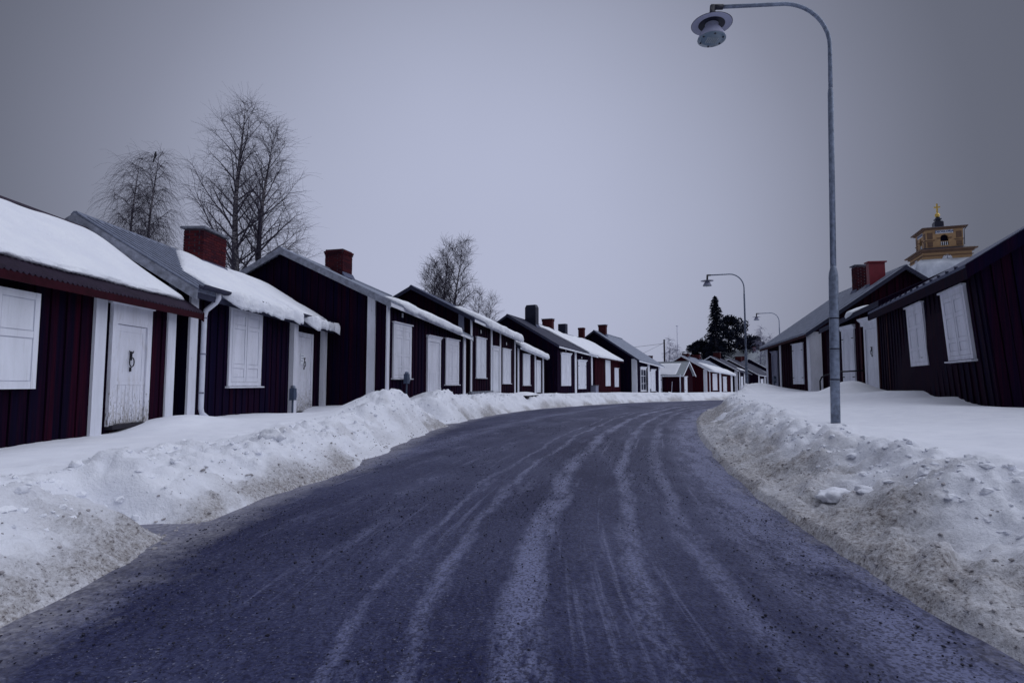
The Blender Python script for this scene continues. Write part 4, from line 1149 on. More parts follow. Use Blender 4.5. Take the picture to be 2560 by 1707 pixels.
# ------------------------------------------------------------------ street lamps
def lamp(label, x, y, zb, arm_dir=180, top=7.1, seed=0):
    o = empty('street_lamp', (x, y, zb - .3))
    tag(o, label, 'street lamp', 'street lamps along the road')
    T = top
    a = R(arm_dir); dx, dy = math.cos(a), math.sin(a)
    MB().lathe([(.072, 0), (.072, 2.75), (.066, 2.82), (.047, 2.90), (.047, 2.93)], n=16).build('base_tube', 'galvanised', o, True)
    MB().lathe([(.046, 2.9), (.044, 5.9), (.036, 5.96), (.036, 5.98)], n=14).build('pole', 'galvanised', o, True)
    m = MB()
    pts = [(0, 0, 5.95), (0, 0, T - .75)]
    for k in range(1, 11):
        q = k / 10 * math.pi / 2
        pts.append((dx * .75 * (1 - math.cos(q)), dy * .75 * (1 - math.cos(q)), T - .75 + .75 * math.sin(q)))
    pts.append((dx * 1.86, dy * 1.86, T - .06))
    m.tube(pts, .033, 12); m.build('arm', 'galvanised', o, True)
    ex, ey, ez = dx * 1.9, dy * 1.9, T - .06
    m = MB(); m.tube([(ex - dx * .10, ey - dy * .10, ez + .003), (ex + dx * .10, ey + dy * .10, ez - .003)], .046, 12)
    m.tube([(ex + dx * .07, ey + dy * .07, ez + .02), (ex + dx * .09, ey + dy * .09, ez - .30)], .05, 12); m.build('bracket', 'lamp_black', o, True)
    lx, ly, lz = ex + dx * .09, ey + dy * .09, ez - .30
    m = MB(); m.lathe([(.03, .03), (.12, .02), (.33, -.005), (.335, -.012), (.33, -.02), (.11, -.012)], (lx, ly, lz), 40)
    sh = m.build('reflector_disc', 'lamp_grey', o, True)
    MB().lathe([(.335, -.009), (.341, -.012), (.335, -.016)], (lx, ly, lz), 40).build('disc_rim', 'lamp_black', sh)
    m = MB(); m.lathe([(.115, -.012), (.105, -.06), (.14, -.095), (.195, -.18), (.232, -.262), (.236, -.276)], (lx, ly, lz), 32); hd = m.build('lamp_shade', 'lamp_grey', o, True)
    MB().lathe([(.232, -.277), (.234, -.287), (.15, -.297)], (lx, ly, lz), 32).build('lens', 'lamp_glass', hd, True)
    m = MB()
    for k in range(6):
        q = k * math.pi / 3 + .5
        m.lathe([(.016, -.305), (.016, -.28)], (lx + .19 * math.cos(q), ly + .19 * math.sin(q), lz), 8)
    m.build('screw', 'lamp_black', hd)
    m = MB()
    for i in range(6):
        for j in range(5):
            px, py = lx - .09 + i * .034, ly - .07 + j * .034
            m.box(px, px + .014, py, py + .014, lz - .303, lz - .296)
    m.build('led_grid', 'led', hd)['kind'] = 'stuff'
    for zz in (1.05, 1.55, 2.05): MB().lathe([(.0745, zz), (.0745, zz + .02)], n=16).build('strap', 'lamp_black', o)
    return o
lamp('tall galvanised street lamp nearest the camera on the right snowbank', 5.24, 9.3, .5, 178, 7.48).rotation_euler = (0, R(1.5), 0)
lamp('middle street lamp standing at the bend in front of the dark trees', 12.6, 30.6, gz(12.6, 30.6), 180, 7.0)
lamp('small distant street lamp rising behind the long roofed cottage', 23.6, 50.0, .5, 180, 7.2)

# ------------------------------------------------------------------ church tower
def tower():
    o = empty('church_tower', (62.1, 81.5, -1.3), R(-20))
    o.scale = (.93, .93, 1)
    tag(o, 'ochre yellow church belfry with a golden cross above the roofs', 'church tower')
    zo = -1.0
    W = lambda: MB(zo)
    W().box(-3.1, 3.1, -3.1, 3.1, -1.0, 19.9).build('lower_stage', 'ochre', o)
    m = W(); m.box(-3.35, 3.35, -3.35, 3.35, 19.9, 20.15); m.box(-3.7, 3.7, -3.7, 3.7, 20.152, 20.32); m.box(-3.25, 3.25, -3.25, 3.25, 19.4, 19.5); m.build('cornice', 'ochre_dark', o)
    m = W(); m.hexa([(-3.72, -3.72, 20.322), (3.72, -3.72, 20.322), (3.72, 3.72, 20.322), (-3.72, 3.72, 20.322), (-2.5, -2.5, 20.75), (2.5, -2.5, 20.75), (2.5, 2.5, 20.75), (-2.5, 2.5, 20.75)]); m.build('ledge_roof', 'copper_black', o)
    hw, z0, z1 = 2.38, 20.6, 23.3
    W().box(-hw + .35, hw - .35, -hw + .35, hw - .35, z0, z1).build('belfry_shade_box', 'dark_core', o)  # near-black box stands in for the shade inside the open belfry
    # four belfry walls with arched openings
    aw, a0, aspr = .52, 21.0, 22.05
    for k in range(4):
        Rm = Matrix.Rotation(k * math.pi / 2, 3, 'Z')
        m = W()
        def F(x, z, y): v_ = Rm @ Vector((x, y, 0)); return (v_.x, v_.y, z)
        def quadprism(p):      # p: list of (x,z) quad
            y0, y1 = -hw, -hw + .3
            q = [F(x, z, y0) for x, z in p] + [F(x, z, y1) for x, z in p]
            m.add(q, [(0, 1, 2, 3), (7, 6, 5, 4), (0, 4, 5, 1), (1, 5, 6, 2), (2, 6, 7, 3), (3, 7, 4, 0)])
        e = hw if k % 2 == 0 else hw - .301
        quadprism([(-e, z0), (-aw, z0), (-aw, z1), (-e, z1)]); quadprism([(aw, z0), (e, z0), (e, z1), (aw, z1)]); quadprism([(-aw, z0), (aw, z0), (aw, a0), (-aw, a0)])
        N = 8
        for i in range(N):
            t0, t1 = math.pi - math.pi * i / N, math.pi - math.pi * (i + 1) / N
            quadprism([(aw * math.cos(t0), aspr + aw * math.sin(t0)), (aw * math.cos(t1), aspr + aw * math.sin(t1)), (aw * math.cos(t1), z1), (aw * math.cos(t0), z1)])
        wl_ = m.build('belfry_wall', 'ochre', o)
        if k in (0, 3):
            def bx(mm, xa, xb, za, zb_, ya, yb):
                mm.hexa([F(xa, za, ya), F(xb, za, ya), F(xb, za, yb), F(xa, za, yb), F(xa, zb_, ya), F(xb, zb_, ya), F(xb, zb_, yb), F(xa, zb_, yb)])
            m = W()
            for xa, xb in ((-hw - .05, -1.25), (1.25, hw + .05)): bx(m, xa, xb, 21.72, 21.84, -hw - .10, -hw - .002)
            for xa, xb in ((-aw - .45, -aw), (aw, aw + .45)): bx(m, xa, xb, aspr - .05, aspr + .06, -hw - .09, -hw - .002)
            for xa, xb in ((-2.2, -1.5), (1.5, 2.2)):
                bx(m, xa, xb, 22.0, 22.9, -hw - .05, -hw - .002); bx(m, xa, xb, 20.9, 21.6, -hw - .05, -hw - .002)
            m.build('moulding', 'ochre_dark', o)
            for i in range(4):
                xc = -aw + .13 + i * .26
                b_ = MB(zo)
                c_ = F(xc, 0, -hw + .12)
                b_.lathe([(.05, 21.0), (.09, 21.12), (.04, 21.3), (.09, 21.42), (.05, 21.55)], (c_[0], c_[1], 0), 8).build('baluster', 'sign_white', o, True)
            m = W(); bx(m, -aw, aw, 21.551, 21.62, -hw + .04, -hw + .2); m.build('baluster_rail', 'ochre', o)
            m = W(); bx(m, -1.12, 1.12, 22.72, 23.18, -hw - .09, -hw - .004); sg = m.build('sign_board', 'sign_white', o)
            cu = bpy.data.curves.new('lettering', 'FONT'); cu.body = 'DEOGLORIA'; cu.size = .42; cu.align_x = 'CENTER'; cu.align_y = 'CENTER'; cu.extrude = .012; cu.offset = .012
            cu.materials.append(M['sign_blue'])
            tc_ = bpy.data.objects.new('lettering_curve', cu); COL.objects.link(tc_)
            bpy.context.view_layer.update()
            lm_ = bpy.data.meshes.new_from_object(tc_.evaluated_get(bpy.context.evaluated_depsgraph_get()))
            bpy.data.objects.remove(tc_)
            to = bpy.data.objects.new('lettering', lm_); COL.objects.link(to); to.parent = sg
            p_ = F(0, 22.95 - zo, -hw - .105)
            to.location = (p_[0], p_[1], p_[2]); to.rotation_euler = (R(90), 0, k * math.pi / 2)
            # clock face on the stage below
            m = W(); N = 24
            vs_ = [F(.62 * math.cos(2 * math.pi * i / N), 18.95 + .62 * math.sin(2 * math.pi * i / N), -3.16) for i in range(N)] + [F(.62 * math.cos(2 * math.pi * i / N), 18.95 + .62 * math.sin(2 * math.pi * i / N), -3.09) for i in range(N)]
            m.add(vs_, [tuple(range(N))] + [(i, N + i, N + (i + 1) % N, (i + 1) % N) for i in range(N)])
            ck = m.build('clock_face', 'sign_white', o)
            m = W()
            for i in range(12):
                q = i * math.pi / 6
                x_, z_ = .5 * math.cos(q), 18.95 + .5 * math.sin(q)
                bx(m, x_ - .03, x_ + .03, z_ - .05, z_ + .05, -3.18, -3.162)
            bx(m, -.025, .025, 18.95, 19.35, -3.2, -3.182); bx(m, 0, .32, 18.93, 18.98, -3.21, -3.201)
            m.build('clock_marks', 'sign_blue', ck)
    m = W(); m.box(-2.6, 2.6, -2.6, 2.6, 23.3, 23.45); m.box(-2.9, 2.9, -2.9, 2.9, 23.452, 23.58); m.build('cornice', 'ochre_dark', o)
    m = W(); m.hexa([(-2.95, -2.95, 23.582), (2.95, -2.95, 23.582), (2.95, 2.95, 23.582), (-2.95, 2.95, 23.582), (-.5, -.5, 24.15), (.5, -.5, 24.15), (.5, .5, 24.15), (-.5, .5, 24.15)]); m.build('roof', 'roof_metal', o)
    m = W(); m.box(-.6, .6, -.6, .6, 24.0, 24.85); m.box(-.5, .5, -.5, .5, 24.852, 24.98); m.box(-.3, .3, -.3, .3, 24.982, 25.2); m.box(-.42, .42, -.42, .42, 25.202, 25.38); m.box(-.25, .25, -.25, .25, 25.382, 25.6); m.build('finial', 'copper_black', o)
    m = W(); m.lathe([(.02, -.36), (.2, -.3), (.32, -.16), (.36, 0), (.32, .16), (.2, .3), (.02, .36)], (0, 0, 25.92), 18); m.build('ball', 'gold', o, True)
    m = W(); m.box(-.11, .11, -.08, .08, 26.25, 27.65); m.box(-.42, -.112, -.07, .07, 27.02, 27.22); m.box(.112, .42, -.07, .07, 27.02, 27.22); m.build('cross', 'gold', o)
    p = W(); p.tube([(2.85, -2.7, 23.5), (2.5, -2.5, 23.0), (2.48, -2.46, 20.9)], .05, 6); p.build('drainpipe', 'copper_black', o)
    # scaffold sheeting round the stage below the clock
    n_, k_ = 64, 30
    vsn, fsn = [], []
    for j in range(k_ + 1):
        z = -1.0 + (18.9 + 1.0) * j / k_
        for i in range(n_):
            u = i / n_ * 4; sd_ = int(u); f_ = u - sd_
            r_ = 4.2 - (0.95 if j == k_ else 0) - (.25 if j == k_ - 1 else 0)
            p_ = [(-r_ + 2 * r_ * f_, -r_), (r_, -r_ + 2 * r_ * f_), (r_ - 2 * r_ * f_, r_), (-r_, r_ - 2 * r_ * f_)][sd_]
            wv = 0.10 * float(fbm(p_[0] * .9 + 3, p_[1] * .9, z * .8, 3)) + .05 * math.sin(z * 3.14)
            vsn.append((p_[0] * (1 + wv / 4.2), p_[1] * (1 + wv / 4.2), z))
    for j in range(k_):
        for i in range(n_):
            fsn.append((j * n_ + i, j * n_ + (i + 1) % n_, (j + 1) * n_ + (i + 1) % n_, (j + 1) * n_ + i))
    fsn.append(tuple(k_ * n_ + i for i in range(n_)))
    m = MB(zo); m.v = vsn; m.f = fsn
    s_ = m.build('scaffold_sheet', 'sheet', None, True)
    s_.location = o.location; s_.rotation_euler = o.rotation_euler
    tag(s_, 'wrinkled white plastic sheeting wrapped below the church belfry', 'sheeting')
tower()

# ------------------------------------------------------------------ trees
def birch(label, x, y, zb, trunks, seed, droop, spread, mat_t='birch_bark', mat_b='twig', n_limb=26, n_sub=8, n_twig=5, lo=.2, tw=.009, group='bare trees', tap=.62):
    rnd = random.Random(seed)
    o = empty('birch_tree', (x, y, zb)); tag(o, label, 'tree', group)
    tm, cm = MB(), MB()
    def grow(mb, p, d, ln, r0, r1, segs, curl, sides, wob):
        pts, rads = [Vector(p)], [r0]
        d = Vector(d).normalized()
        for i in range(segs):
            d = (d + Vector((rnd.uniform(-1, 1), rnd.uniform(-1, 1), rnd.uniform(-1, 1))) * wob + Vector((0, 0, curl))).normalized()
            pts.append(pts[-1] + d * ln / segs); rads.append(r0 + (r1 - r0) * (i + 1) / segs)
        mb.tube(pts, rads, sides, cap=False)
        return pts, rads
    for (bx_, by_, dx_, dy_, H_, r0) in trunks:
        pts, rads = [Vector((bx_, by_, 0))], [r0]
        n = 16
        for i in range(1, n + 1):
            f_ = i / n
            pts.append(Vector((bx_ + dx_ * f_ ** .8 + .12 * math.sin(f_ * 9 + seed), by_ + dy_ * f_ + .12 * math.cos(f_ * 7), H_ * f_)))
            rads.append(max(.012, r0 * (1 - f_) ** .85))
        tm.tube(pts, rads, 7, cap=False)
        for k in range(n_limb):
            f_ = lo + (1 - lo) * ((k + rnd.random()) / n_limb) ** .9
            i = min(n - 1, int(f_ * n)); g_ = f_ * n - i
            p = pts[i].lerp(pts[i + 1], g_)
            az = k * 2.4 + rnd.uniform(-.5, .5)
            up = 0.62 + .8 * f_ + rnd.uniform(-.15, .2)
            ln = spread * (1.05 - f_) ** tap * rnd.uniform(.7, 1.15) * (0.55 + .45 * min(1, (f_ - lo + .06) / .18))
            r = max(.014, rads[i] * .38)
            lp, lr = grow(cm, p, (math.cos(az), math.sin(az), up), ln, r, .008, 8, .035 - droop * .06, 4, .09)
            ks = max(3, int(n_sub * min(1.2, ln / (spread * .6))))
            for q in range(ks):
                t_ = .22 + .78 * (q + rnd.random()) / ks
                j = min(7, int(t_ * 8)); pp = lp[j].lerp(lp[j + 1], t_ * 8 - j)
                dirv = (lp[j + 1] - lp[j]).normalized()
                sv = Vector((rnd.uniform(-1, 1), rnd.uniform(-1, 1), rnd.uniform(-.3, .9))).normalized()
                sp, sr = grow(cm, pp, dirv * .75 + sv * .8, ln * rnd.uniform(.28, .52) * (1.15 - t_ * .5), max(.009, lr[j] * .55), tw * .8, 5, -droop * .20 + .02, 3, .16)
                for w_ in range(n_twig):
                    t2 = .15 + .85 * (w_ + rnd.random()) / n_twig
                    j2 = min(4, int(t2 * 5)); p2 = sp[j2].lerp(sp[j2 + 1], t2 * 5 - j2)
                    sv = Vector((rnd.uniform(-1, 1), rnd.uniform(-1, 1), rnd.uniform(-.4, .8))).normalized()
                    grow(cm, p2, (sp[j2 + 1] - sp[j2]).normalized() * .6 + sv * .8, rnd.uniform(.4, 1.0) * (1 + droop * .9), tw * .8, tw * .45, 4, -droop * .42, 3, .14)
    tm.build('trunk', mat_t, o, True); cm.build('crown', mat_b, o)
    return o
birch('tall bare double-trunked birch behind the brick chimney', -12.9, 26.5, .3, [(-.2, 0, .1, 0, 14.2, .26), (.35, .3, .75, .2, 13.2, .23)], 11, .26, 4.9, n_limb=44, n_sub=12, n_twig=8, lo=.30, tw=.005, tap=.72)
birch('weeping bare birch at the left with a bird in its top', -20.3, 30.0, .3, [(-.3, 0, .3, 0, 12.9, .17), (.3, .2, .5, .2, 13.4, .17)], 23, 1.05, 2.5, n_limb=30, n_sub=10, n_twig=9, lo=.3, tw=.006)
birch('bare birch in the middle distance behind the tall narrow cottage', -5.6, 48.0, .3, [(-.3, 0, .3, 0, 12.4, .20), (.1, 0, 1.1, .2, 12.8, .2), (-.5, 0, -.7, .3, 10.8, .14)], 37, .05, 4.2, n_limb=30, n_sub=10, n_twig=8, lo=.36, tw=.009)
birch('small dense bare bush crown beside the middle birch', -3.4, 52.0, .3, [(0, 0, .5, 0, 9.2, .12), (.3, 0, 1.4, 0, 8.6, .1)], 41, .1, 2.6, n_limb=18, n_sub=8, n_twig=6, lo=.5, tw=.008)
birch('faint frosted birch behind the utility pole', 33.6, 122.0, -.5, [(0, 0, .2, 0, 11.0, .16), (.8, 0, .9, 0, 9.5, .12), (2.4, 0, .4, 0, 8.0, .12)], 51, .6, 2.4, mat_t='twig_frost', mat_b='twig_frost', n_limb=20, n_sub=6, n_twig=4, tw=.026)
birch('pale frosted birch beside the dark pine', 61.2, 140.0, -.5, [(0, 0, .2, 0, 15.2, .2), (1.2, 0, 1.2, 0, 13.0, .16)], 57, .8, 3.0, mat_t='twig_frost', mat_b='twig_frost', n_limb=22, n_sub=6, n_twig=5, tw=.03)
birch('small bare round tree behind the far brick chimneys', 52.5, 160.0, -.5, [(-1.5, 0, -1.0, 0, 10.5, .3), (1.0, 0, 1.6, 0, 10.0, .3), (4, 0, 1, 0, 9.2, .2)], 63, .1, 4.2, n_limb=18, n_sub=7, n_twig=4, tw=.035, lo=.5)

def conifer(label, x, y, zb, H_, seed, shape):
    rnd = np.random.RandomState(seed)
    o = empty('spruce_tree' if shape == 'spruce' else 'pine_tree', (x, y, zb)); tag(o, label, 'tree', 'dark evergreens')
    m = MB(); m.tube([(0, 0, 0), (0.1, 0, H_ * .5), (0, 0, H_ * .97)], [H_ * .018, H_ * .012, .04], 7); 
    P = []
    if shape == 'spruce':
        n_ = 5200
        lev = rnd.rand(n_) ** .8
        whorl = np.round(lev * 34) / 34 + rnd.normal(0, .004, n_)
        rad = (1 - whorl) ** .8 * H_ * .17 + .35
        rad *= np.where(whorl > .8, 1.25, 1.0)
        az = rnd.randint(0, 9, n_) * 2 * math.pi / 9 + np.round(lev * 34) * 1.3 + rnd.normal(0, .16, n_)
        rr = rad * np.sqrt(rnd.rand(n_)) * (0.75 + .35 * np.sin(az * 3 + whorl * 40))
        P = np.stack([rr * np.cos(az), rr * np.sin(az), H_ * (.06 + .94 * whorl) - rr * .35 + rnd.normal(0, .12, n_)], 1)
        size = .42
    else:
        cl_ = []
        for k in range(80):
            f_ = rnd.rand()
            th_ = rnd.rand() * 6.28; q = math.sqrt(rnd.rand())
            zc = H_ * (.12 + .80 * f_); rw = H_ * .36 * math.sin(math.pi * min(1, .22 + .72 * f_)) ** .7
            cl_.append((rw * q * math.cos(th_), rw * q * math.sin(th_), zc, H_ * (.045 + .04 * rnd.rand())))
        for cx, cy, cz, cr_ in cl_:
            v = rnd.normal(0, 1, (100, 3)); v /= np.linalg.norm(v, axis=1)[:, None]
            v *= (rnd.rand(100) ** .33)[:, None]
            P.append(np.array([cx, cy, cz]) + v * np.array([cr_ * 1.25, cr_ * 1.25, cr_ * .8]))
            m.tube([(0, 0, max(.5, cz - H_ * .08)), (cx * .6, cy * .6, cz - cr_ * .3), (cx, cy, cz)], [.12, .08, .03], 4, cap=False)
        P = np.concatenate(P); size = .5
    m.build('trunk', 'pole_wood', o, True)
    n_ = len(P)
    a = rnd.normal(0, 1, (n_, 3)); a /= np.linalg.norm(a, axis=1)[:, None]
    b = np.cross(a, rnd.normal(0, 1, (n_, 3))); b /= np.linalg.norm(b, axis=1)[:, None]
    if shape == 'spruce':
        a = P * np.array([1, 1, 0]); a /= (np.linalg.norm(a, axis=1)[:, None] + 1e-6); a[:, 2] = -.5 + rnd.normal(0, .2, n_)
    sz = size * (0.6 + .8 * rnd.rand(n_))[:, None]
    tri = np.stack([P - a * sz * .6 + b * sz * .35, P - a * sz * .6 - b * sz * .35, P + a * sz], 1).reshape(-1, 3)
    c_ = np_mesh('crown', tri, np.arange(n_ * 3).reshape(-1, 3), 'needles', smooth=False)
    c_.parent = o
conifer('tall dark pointed spruce rising above the far roofs', 54.6, 152.0, -1, 25.4, 3, 'spruce')
conifer('broad dark round-topped pine right of the spruce', 60.2, 158.0, -1, 22.2, 5, 'pine')
conifer('low dark evergreen filling the left foot of the spruce', 53.6, 160.0, -1, 15.0, 7, 'pine')
conifer('small dark evergreen at the right foot of the round-topped pine', 67.6, 162.0, -1, 16.8, 9, 'pine')

# bird
b = MB(); b.lathe([(.01, -.16), (.05, -.12), (.075, -.03), (.07, .05), (.045, .10), (.05, .14), (.04, .18), (.01, .2)], (0, 0, .16), 12)
b.hexa([(-.02, -.02, .02), (.02, -.02, .02), (.03, .02, .02), (-.03, .02, .02), (-.05, -.05, -.0), (-.04, -.05, -.0), (-.03, .0, .03), (-.05, .0, .03)])
b.hexa([(-.03, .02, .06), (.03, .02, .06), (.03, .05, .08), (-.03, .05, .08), (-.035, .17, -.28), (.035, .17, -.28), (.035, .185, -.27), (-.035, .185, -.27)])
b.tube([(0, -.03, .33), (0, -.10, .32)], [.016, .003], 6)
bd = b.build('bird', 'bird_black', None, True); bd.location = (-19.25, 29.9, 13.35); bd.scale = (.9, .9, .9); bd.rotation_euler = (0, 0, R(70))
tag(bd, 'black bird perched in the top of the weeping birch', 'bird')

# ------------------------------------------------------------------ small street furniture
def outlet(label, x, y, z, rz):
    o = empty('outlet_post', (x, y, z - .35), rz); tag(o, label, 'outlet post', 'heater outlet posts at the house walls')
    MB().lathe([(.025, 0), (.025, .85)], n=10).build('post', 'box_blue', o, True)
    bx_ = MB().box(-.09, .09, -.06, .06, .72, 1.02); bx_.build('box', 'box_blue', o)
    MB().lathe([(.06, 1.02), (.06, 1.07), (.03, 1.10)], n=12).build('lid', 'galvanised', o, True)
    MB().box(.09, .17, -.04, .04, .78, .92).build('socket', 'galvanised', o)
outlet('blue-grey outlet post beside the paper-noted white door', -5.60, 14.6, .40, R(90))
outlet('blue-grey outlet post behind the snow mound by the plank gable', -3.28, 17.75, .82, R(75))
outlet('dark outlet post under the chevron-shuttered window', -.55, 28.9, .62, R(75))
outlet('outlet post by the white post of the bend row', 6.0, 43.15, .55, R(60))
outlet('dark outlet post beside the right cottage window', 12.75, 27.7, .85, R(270))
eb = empty('meter_cabinet', (6.15, 42.5, .1), R(62)); tag(eb, 'grey meter cabinet at the foot of the white corner post', 'cabinet')
MB().box(-.3, .3, -.2, .2, 0, .9).build('cabinet_body', 'grey_board', eb); MB().box(-.33, .33, -.23, .23, .902, .95).build('lid', 'cap_grey', eb)
m = MB(); m.tube([(0, 0, -.2), (0, 0, .42), (.05, -.02, .55), (.16, -.06, .62), (.5, -.3, .74), (1.5, -1.0, .8)], .028, 10)
hr = m.build('handrail', 'iron', None, True); hr.location = (10.75, 19.9, gz(10.75, 19.9) - .05); hr.rotation_euler = (0, 0, R(8)); tag(hr, 'black bent metal handrail by the set-back cottage steps', 'handrail')
st = empty('doorstep', (-.2, 27.3, .2), R(74)); tag(st, 'snow-capped dark wooden doorstep before the tall narrow cottage', 'doorstep')
MB().box(-.2, 2.1, -1.0, 0, 0, .42).build('platform', 'step_wood', st)
sn = MB()
nn = 16
sv_ = [(-.3 + 2.5 * i / nn, -1.1 + 1.1 * j / 8, .425 + .16 * math.sin(math.pi * min(1, max(0, i / nn))) ** .5 * math.sin(math.pi * j / 8) ** .5) for i in range(nn + 1) for j in range(9)]
sn.add(sv_, [(i * 9 + j, (i + 1) * 9 + j, (i + 1) * 9 + j + 1, i * 9 + j + 1) for i in range(nn) for j in range(8)]); sn.build('snow_cap', 'roof_snow', st, True)
up = empty('utility_pole', (22.8, 85.0, -1)); tag(up, 'dark wooden utility pole with thin wires behind the outbuilding', 'utility pole')
MB().lathe([(.16, 0), (.12, 8.7), (.10, 8.75)], n=10).build('pole', 'pole_wood', up, True)
MB().tube([(-.35, 0, 8.1), (.1, 0, 8.25)], .035, 6).build('insulator', 'pole_wood', up)
for k, (ex_, ez_) in enumerate(((-21, 6.6), (-12, 4.2))):
    MB().tube([(-.3 + (ex_ + .3) * q / 10, -(12 if k == 0 else 8) * q / 10, 8.1 + (ez_ - 8.1) * q / 10 - .5 * math.sin(math.pi * q / 10)) for q in range(11)], .022, 4).build('wire', 'pole_wood', up)
ms = empty('radio_mast', (87.4, 300.0, -2)); tag(ms, 'very thin distant radio mast rising above the snowy outbuilding', 'mast')
MB().lathe([(.2, 0), (.15, 32), (.1, 33)], n=8).build('mast_tube', 'mast_paint', ms); MB().lathe([(.1, 33), (.6, 33.2), (.6, 33.5), (.1, 33.7)], n=8).build('mast_head', 'mast_paint', ms)
sk = MB().tube([(0, 0, -.3), (.12, 0, 1.3)], .03, 6).build('snow_stake', 'mast_paint', None); sk.location = (18.0, 64.5, .1); tag(sk, 'thin pale leaning snow stake before the outbuilding', 'stake')

# ------------------------------------------------------------------ loose snow, grit
def rock_mesh(rnd, r, sq=(1, 1, .7)):
    t_ = (1 + 5 ** .5) / 2
    v = np.array([(-1, t_, 0), (1, t_, 0), (-1, -t_, 0), (1, -t_, 0), (0, -1, t_), (0, 1, t_), (0, -1, -t_), (0, 1, -t_), (t_, 0, -1), (t_, 0, 1), (-t_, 0, -1), (-t_, 0, 1)]) / 1.9
    v = v * (1 + rnd.uniform(-.28, .28, (12, 1))) * np.array(sq) * r
    return v
ICO = np.array([(0, 11, 5), (0, 5, 1), (0, 1, 7), (0, 7, 10), (0, 10, 11), (1, 5, 9), (5, 11, 4), (11, 10, 2), (10, 7, 6), (7, 1, 8), (3, 9, 4), (3, 4, 2), (3, 2, 6), (3, 6, 8), (3, 8, 9), (4, 9, 5), (2, 4, 11), (6, 2, 10), (8, 6, 7), (9, 8, 1)])

def scatter(name, label, pts, sizes, mat, seed, sink=.35):
    rnd = np.random.RandomState(seed)
    V, Fc = [], []
    for k, (p, r) in enumerate(zip(pts, sizes)):
        v = rock_mesh(rnd, r, (rnd.uniform(.7, 1.3), rnd.uniform(.7, 1.3), rnd.uniform(.5, .8)))
        a = rnd.rand() * 6.28; c_, s_ = math.cos(a), math.sin(a)
        v = np.stack([v[:, 0] * c_ - v[:, 1] * s_, v[:, 0] * s_ + v[:, 1] * c_, v[:, 2]], 1)
        V.append(v + np.array([p[0], p[1], p[2] + r * sink])); Fc.append(ICO + 12 * k)
    tag(np_mesh(name, np.concatenate(V), np.concatenate(Fc), mat, smooth=False), label, None, None, 'stuff')

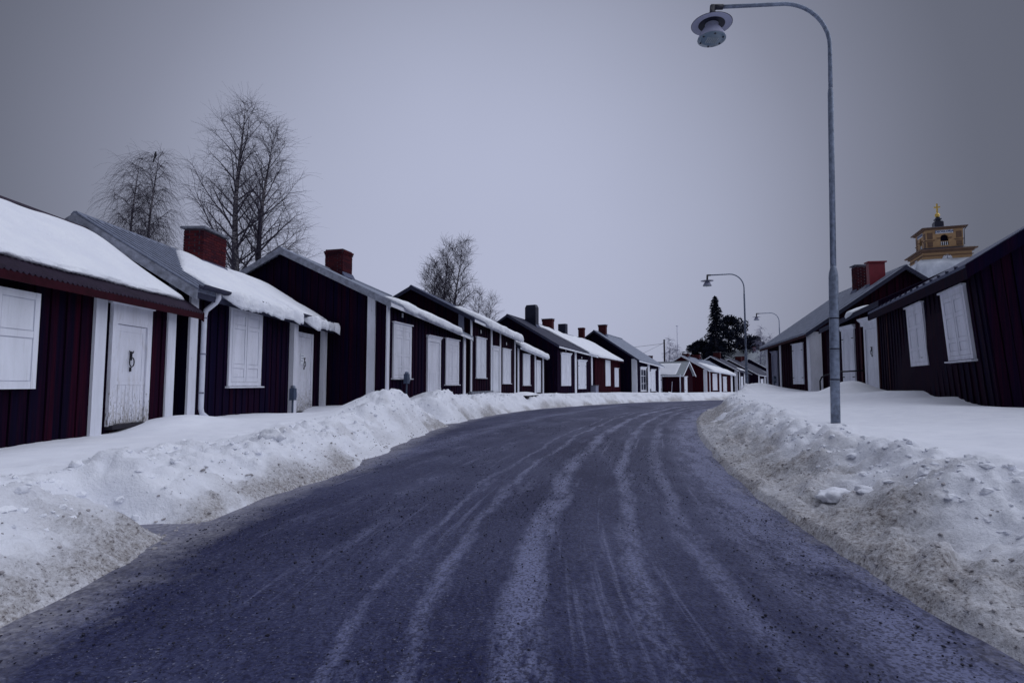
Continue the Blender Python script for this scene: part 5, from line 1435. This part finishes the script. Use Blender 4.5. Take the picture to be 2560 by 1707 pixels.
def along(poly, n, ymax, rs, side, dmax, conc=1.6):
    """random points outside a road edge"""
    d = np.concatenate([[0], np.cumsum(np.linalg.norm(np.diff(poly, axis=0), axis=1))])
    i0 = np.interp(1.2, poly[:, 1], d); i1 = np.interp(ymax, poly[:, 1], d)
    q = i0 + (i1 - i0) * rs.rand(n) ** 1.8
    p = np.stack([np.interp(q, d, poly[:, 0]), np.interp(q, d, poly[:, 1])], 1)
    p2 = np.stack([np.interp(q + .1, d, poly[:, 0]), np.interp(q + .1, d, poly[:, 1])], 1)
    t_ = (p2 - p); t_ /= np.linalg.norm(t_, axis=1)[:, None]
    nn_ = np.stack([-t_[:, 1], t_[:, 0]], 1) * side
    return p + nn_ * (dmax * rs.rand(n) ** conc)[:, None]
rs = np.random.RandomState(5)
for side, poly, nm in ((1, LEFT, 'left'), (-1, RIGHT, 'right')):
    p = along(poly, 1500, 22, rs, side, .95 if side < 0 else .6, 1.5)
    z = ground_z(p[:, 0], p[:, 1]); z = np.maximum(z, 0)
    scatter('snow_crumbs', f'dirty snow crumbs along the {nm} roadside bank', np.column_stack([p, z]), np.clip(rs.lognormal(-5.0, .5, 1500), .003, .022), 'dirty_lump', 8 + side)
    p = along(poly, 1900, 26, rs, side, 1.45, .75)
    sd_ = np.abs(sdist(poly, p[:, 0], p[:, 1])); p = p[sd_ > (.45 if side > 0 else .75)]
    z = np.maximum(ground_z(p[:, 0], p[:, 1]), 0)
    scatter('snow_lumps', f'clean snow lumps broken off the {nm} roadside bank', np.column_stack([p, z]), np.clip(rs.lognormal(-3.9, .5, len(p)), .01, .06), 'roof_snow', 18 + side, -.15)
# grit on the ice
n_ = 16000
yy = 1.6 + 15 * rs.rand(n_) ** 1.5
xl = np.interp(yy, LEFT[:, 1], LEFT[:, 0]); xr = np.interp(yy, RIGHT[:, 1], RIGHT[:, 0])
f_ = rs.rand(n_)
pk = fbm(f_ * 9, yy * .5, 2.0, 3) + .25 * rs.normal(0, 1, n_)
ok = pk > -.1
xx = xl + (xr - xl) * f_
scatter('road_grit', 'dark grit strewn over the icy road', np.column_stack([xx[ok], yy[ok], np.full(ok.sum(), .006)]), np.clip(rs.lognormal(-5.5, .4, ok.sum()), .002, .010), 'grit', 3, .2)
# single large lumps that one can point at
def chunk(label, x, y, r, sq, seed, mat='roof_snow', dz=0.0):
    rnd = np.random.RandomState(seed)
    bm_n = 3
    import bmesh
    bm = bmesh.new(); bmesh.ops.create_icosphere(bm, subdivisions=bm_n, radius=1.0)
    me = bpy.data.meshes.new('snow_chunk')
    for v in bm.verts:
        n = float(fbm(np.array([v.co.x * 1.6 + seed]), np.array([v.co.y * 1.6]), np.array([v.co.z * 1.6]), 3)[0])
        q = 1 + .5 * n
        v.co = Vector((v.co.x * sq[0] * r * q, v.co.y * sq[1] * r * q, v.co.z * sq[2] * r * q))
    bm.to_mesh(me); bm.free()
    me.materials.append(M[mat]); me.polygons.foreach_set('use_smooth', [True] * len(me.polygons))
    o = bpy.data.objects.new('snow_chunk', me); COL.objects.link(o); o.location = (x, y, max(gz(x, y), 0) + r * sq[2] * .35 + dz); o.rotation_euler = (0, 0, seed)
    tag(o, label, 'snow lump', 'snow lumps on the banks')
chunk('flat pale ice slab low on the right bank', 2.95, 5.3, .16, (1.2, .8, .35), 1)
chunk('rounded ice cake beside the flat slab on the right bank', 3.1, 5.05, .11, (1.1, .8, .35), 2)
chunk('rounded snow block on the crest of the left bank', -3.05, 7.3, .11, (1.3, .9, .8), 6, dz=-.03)
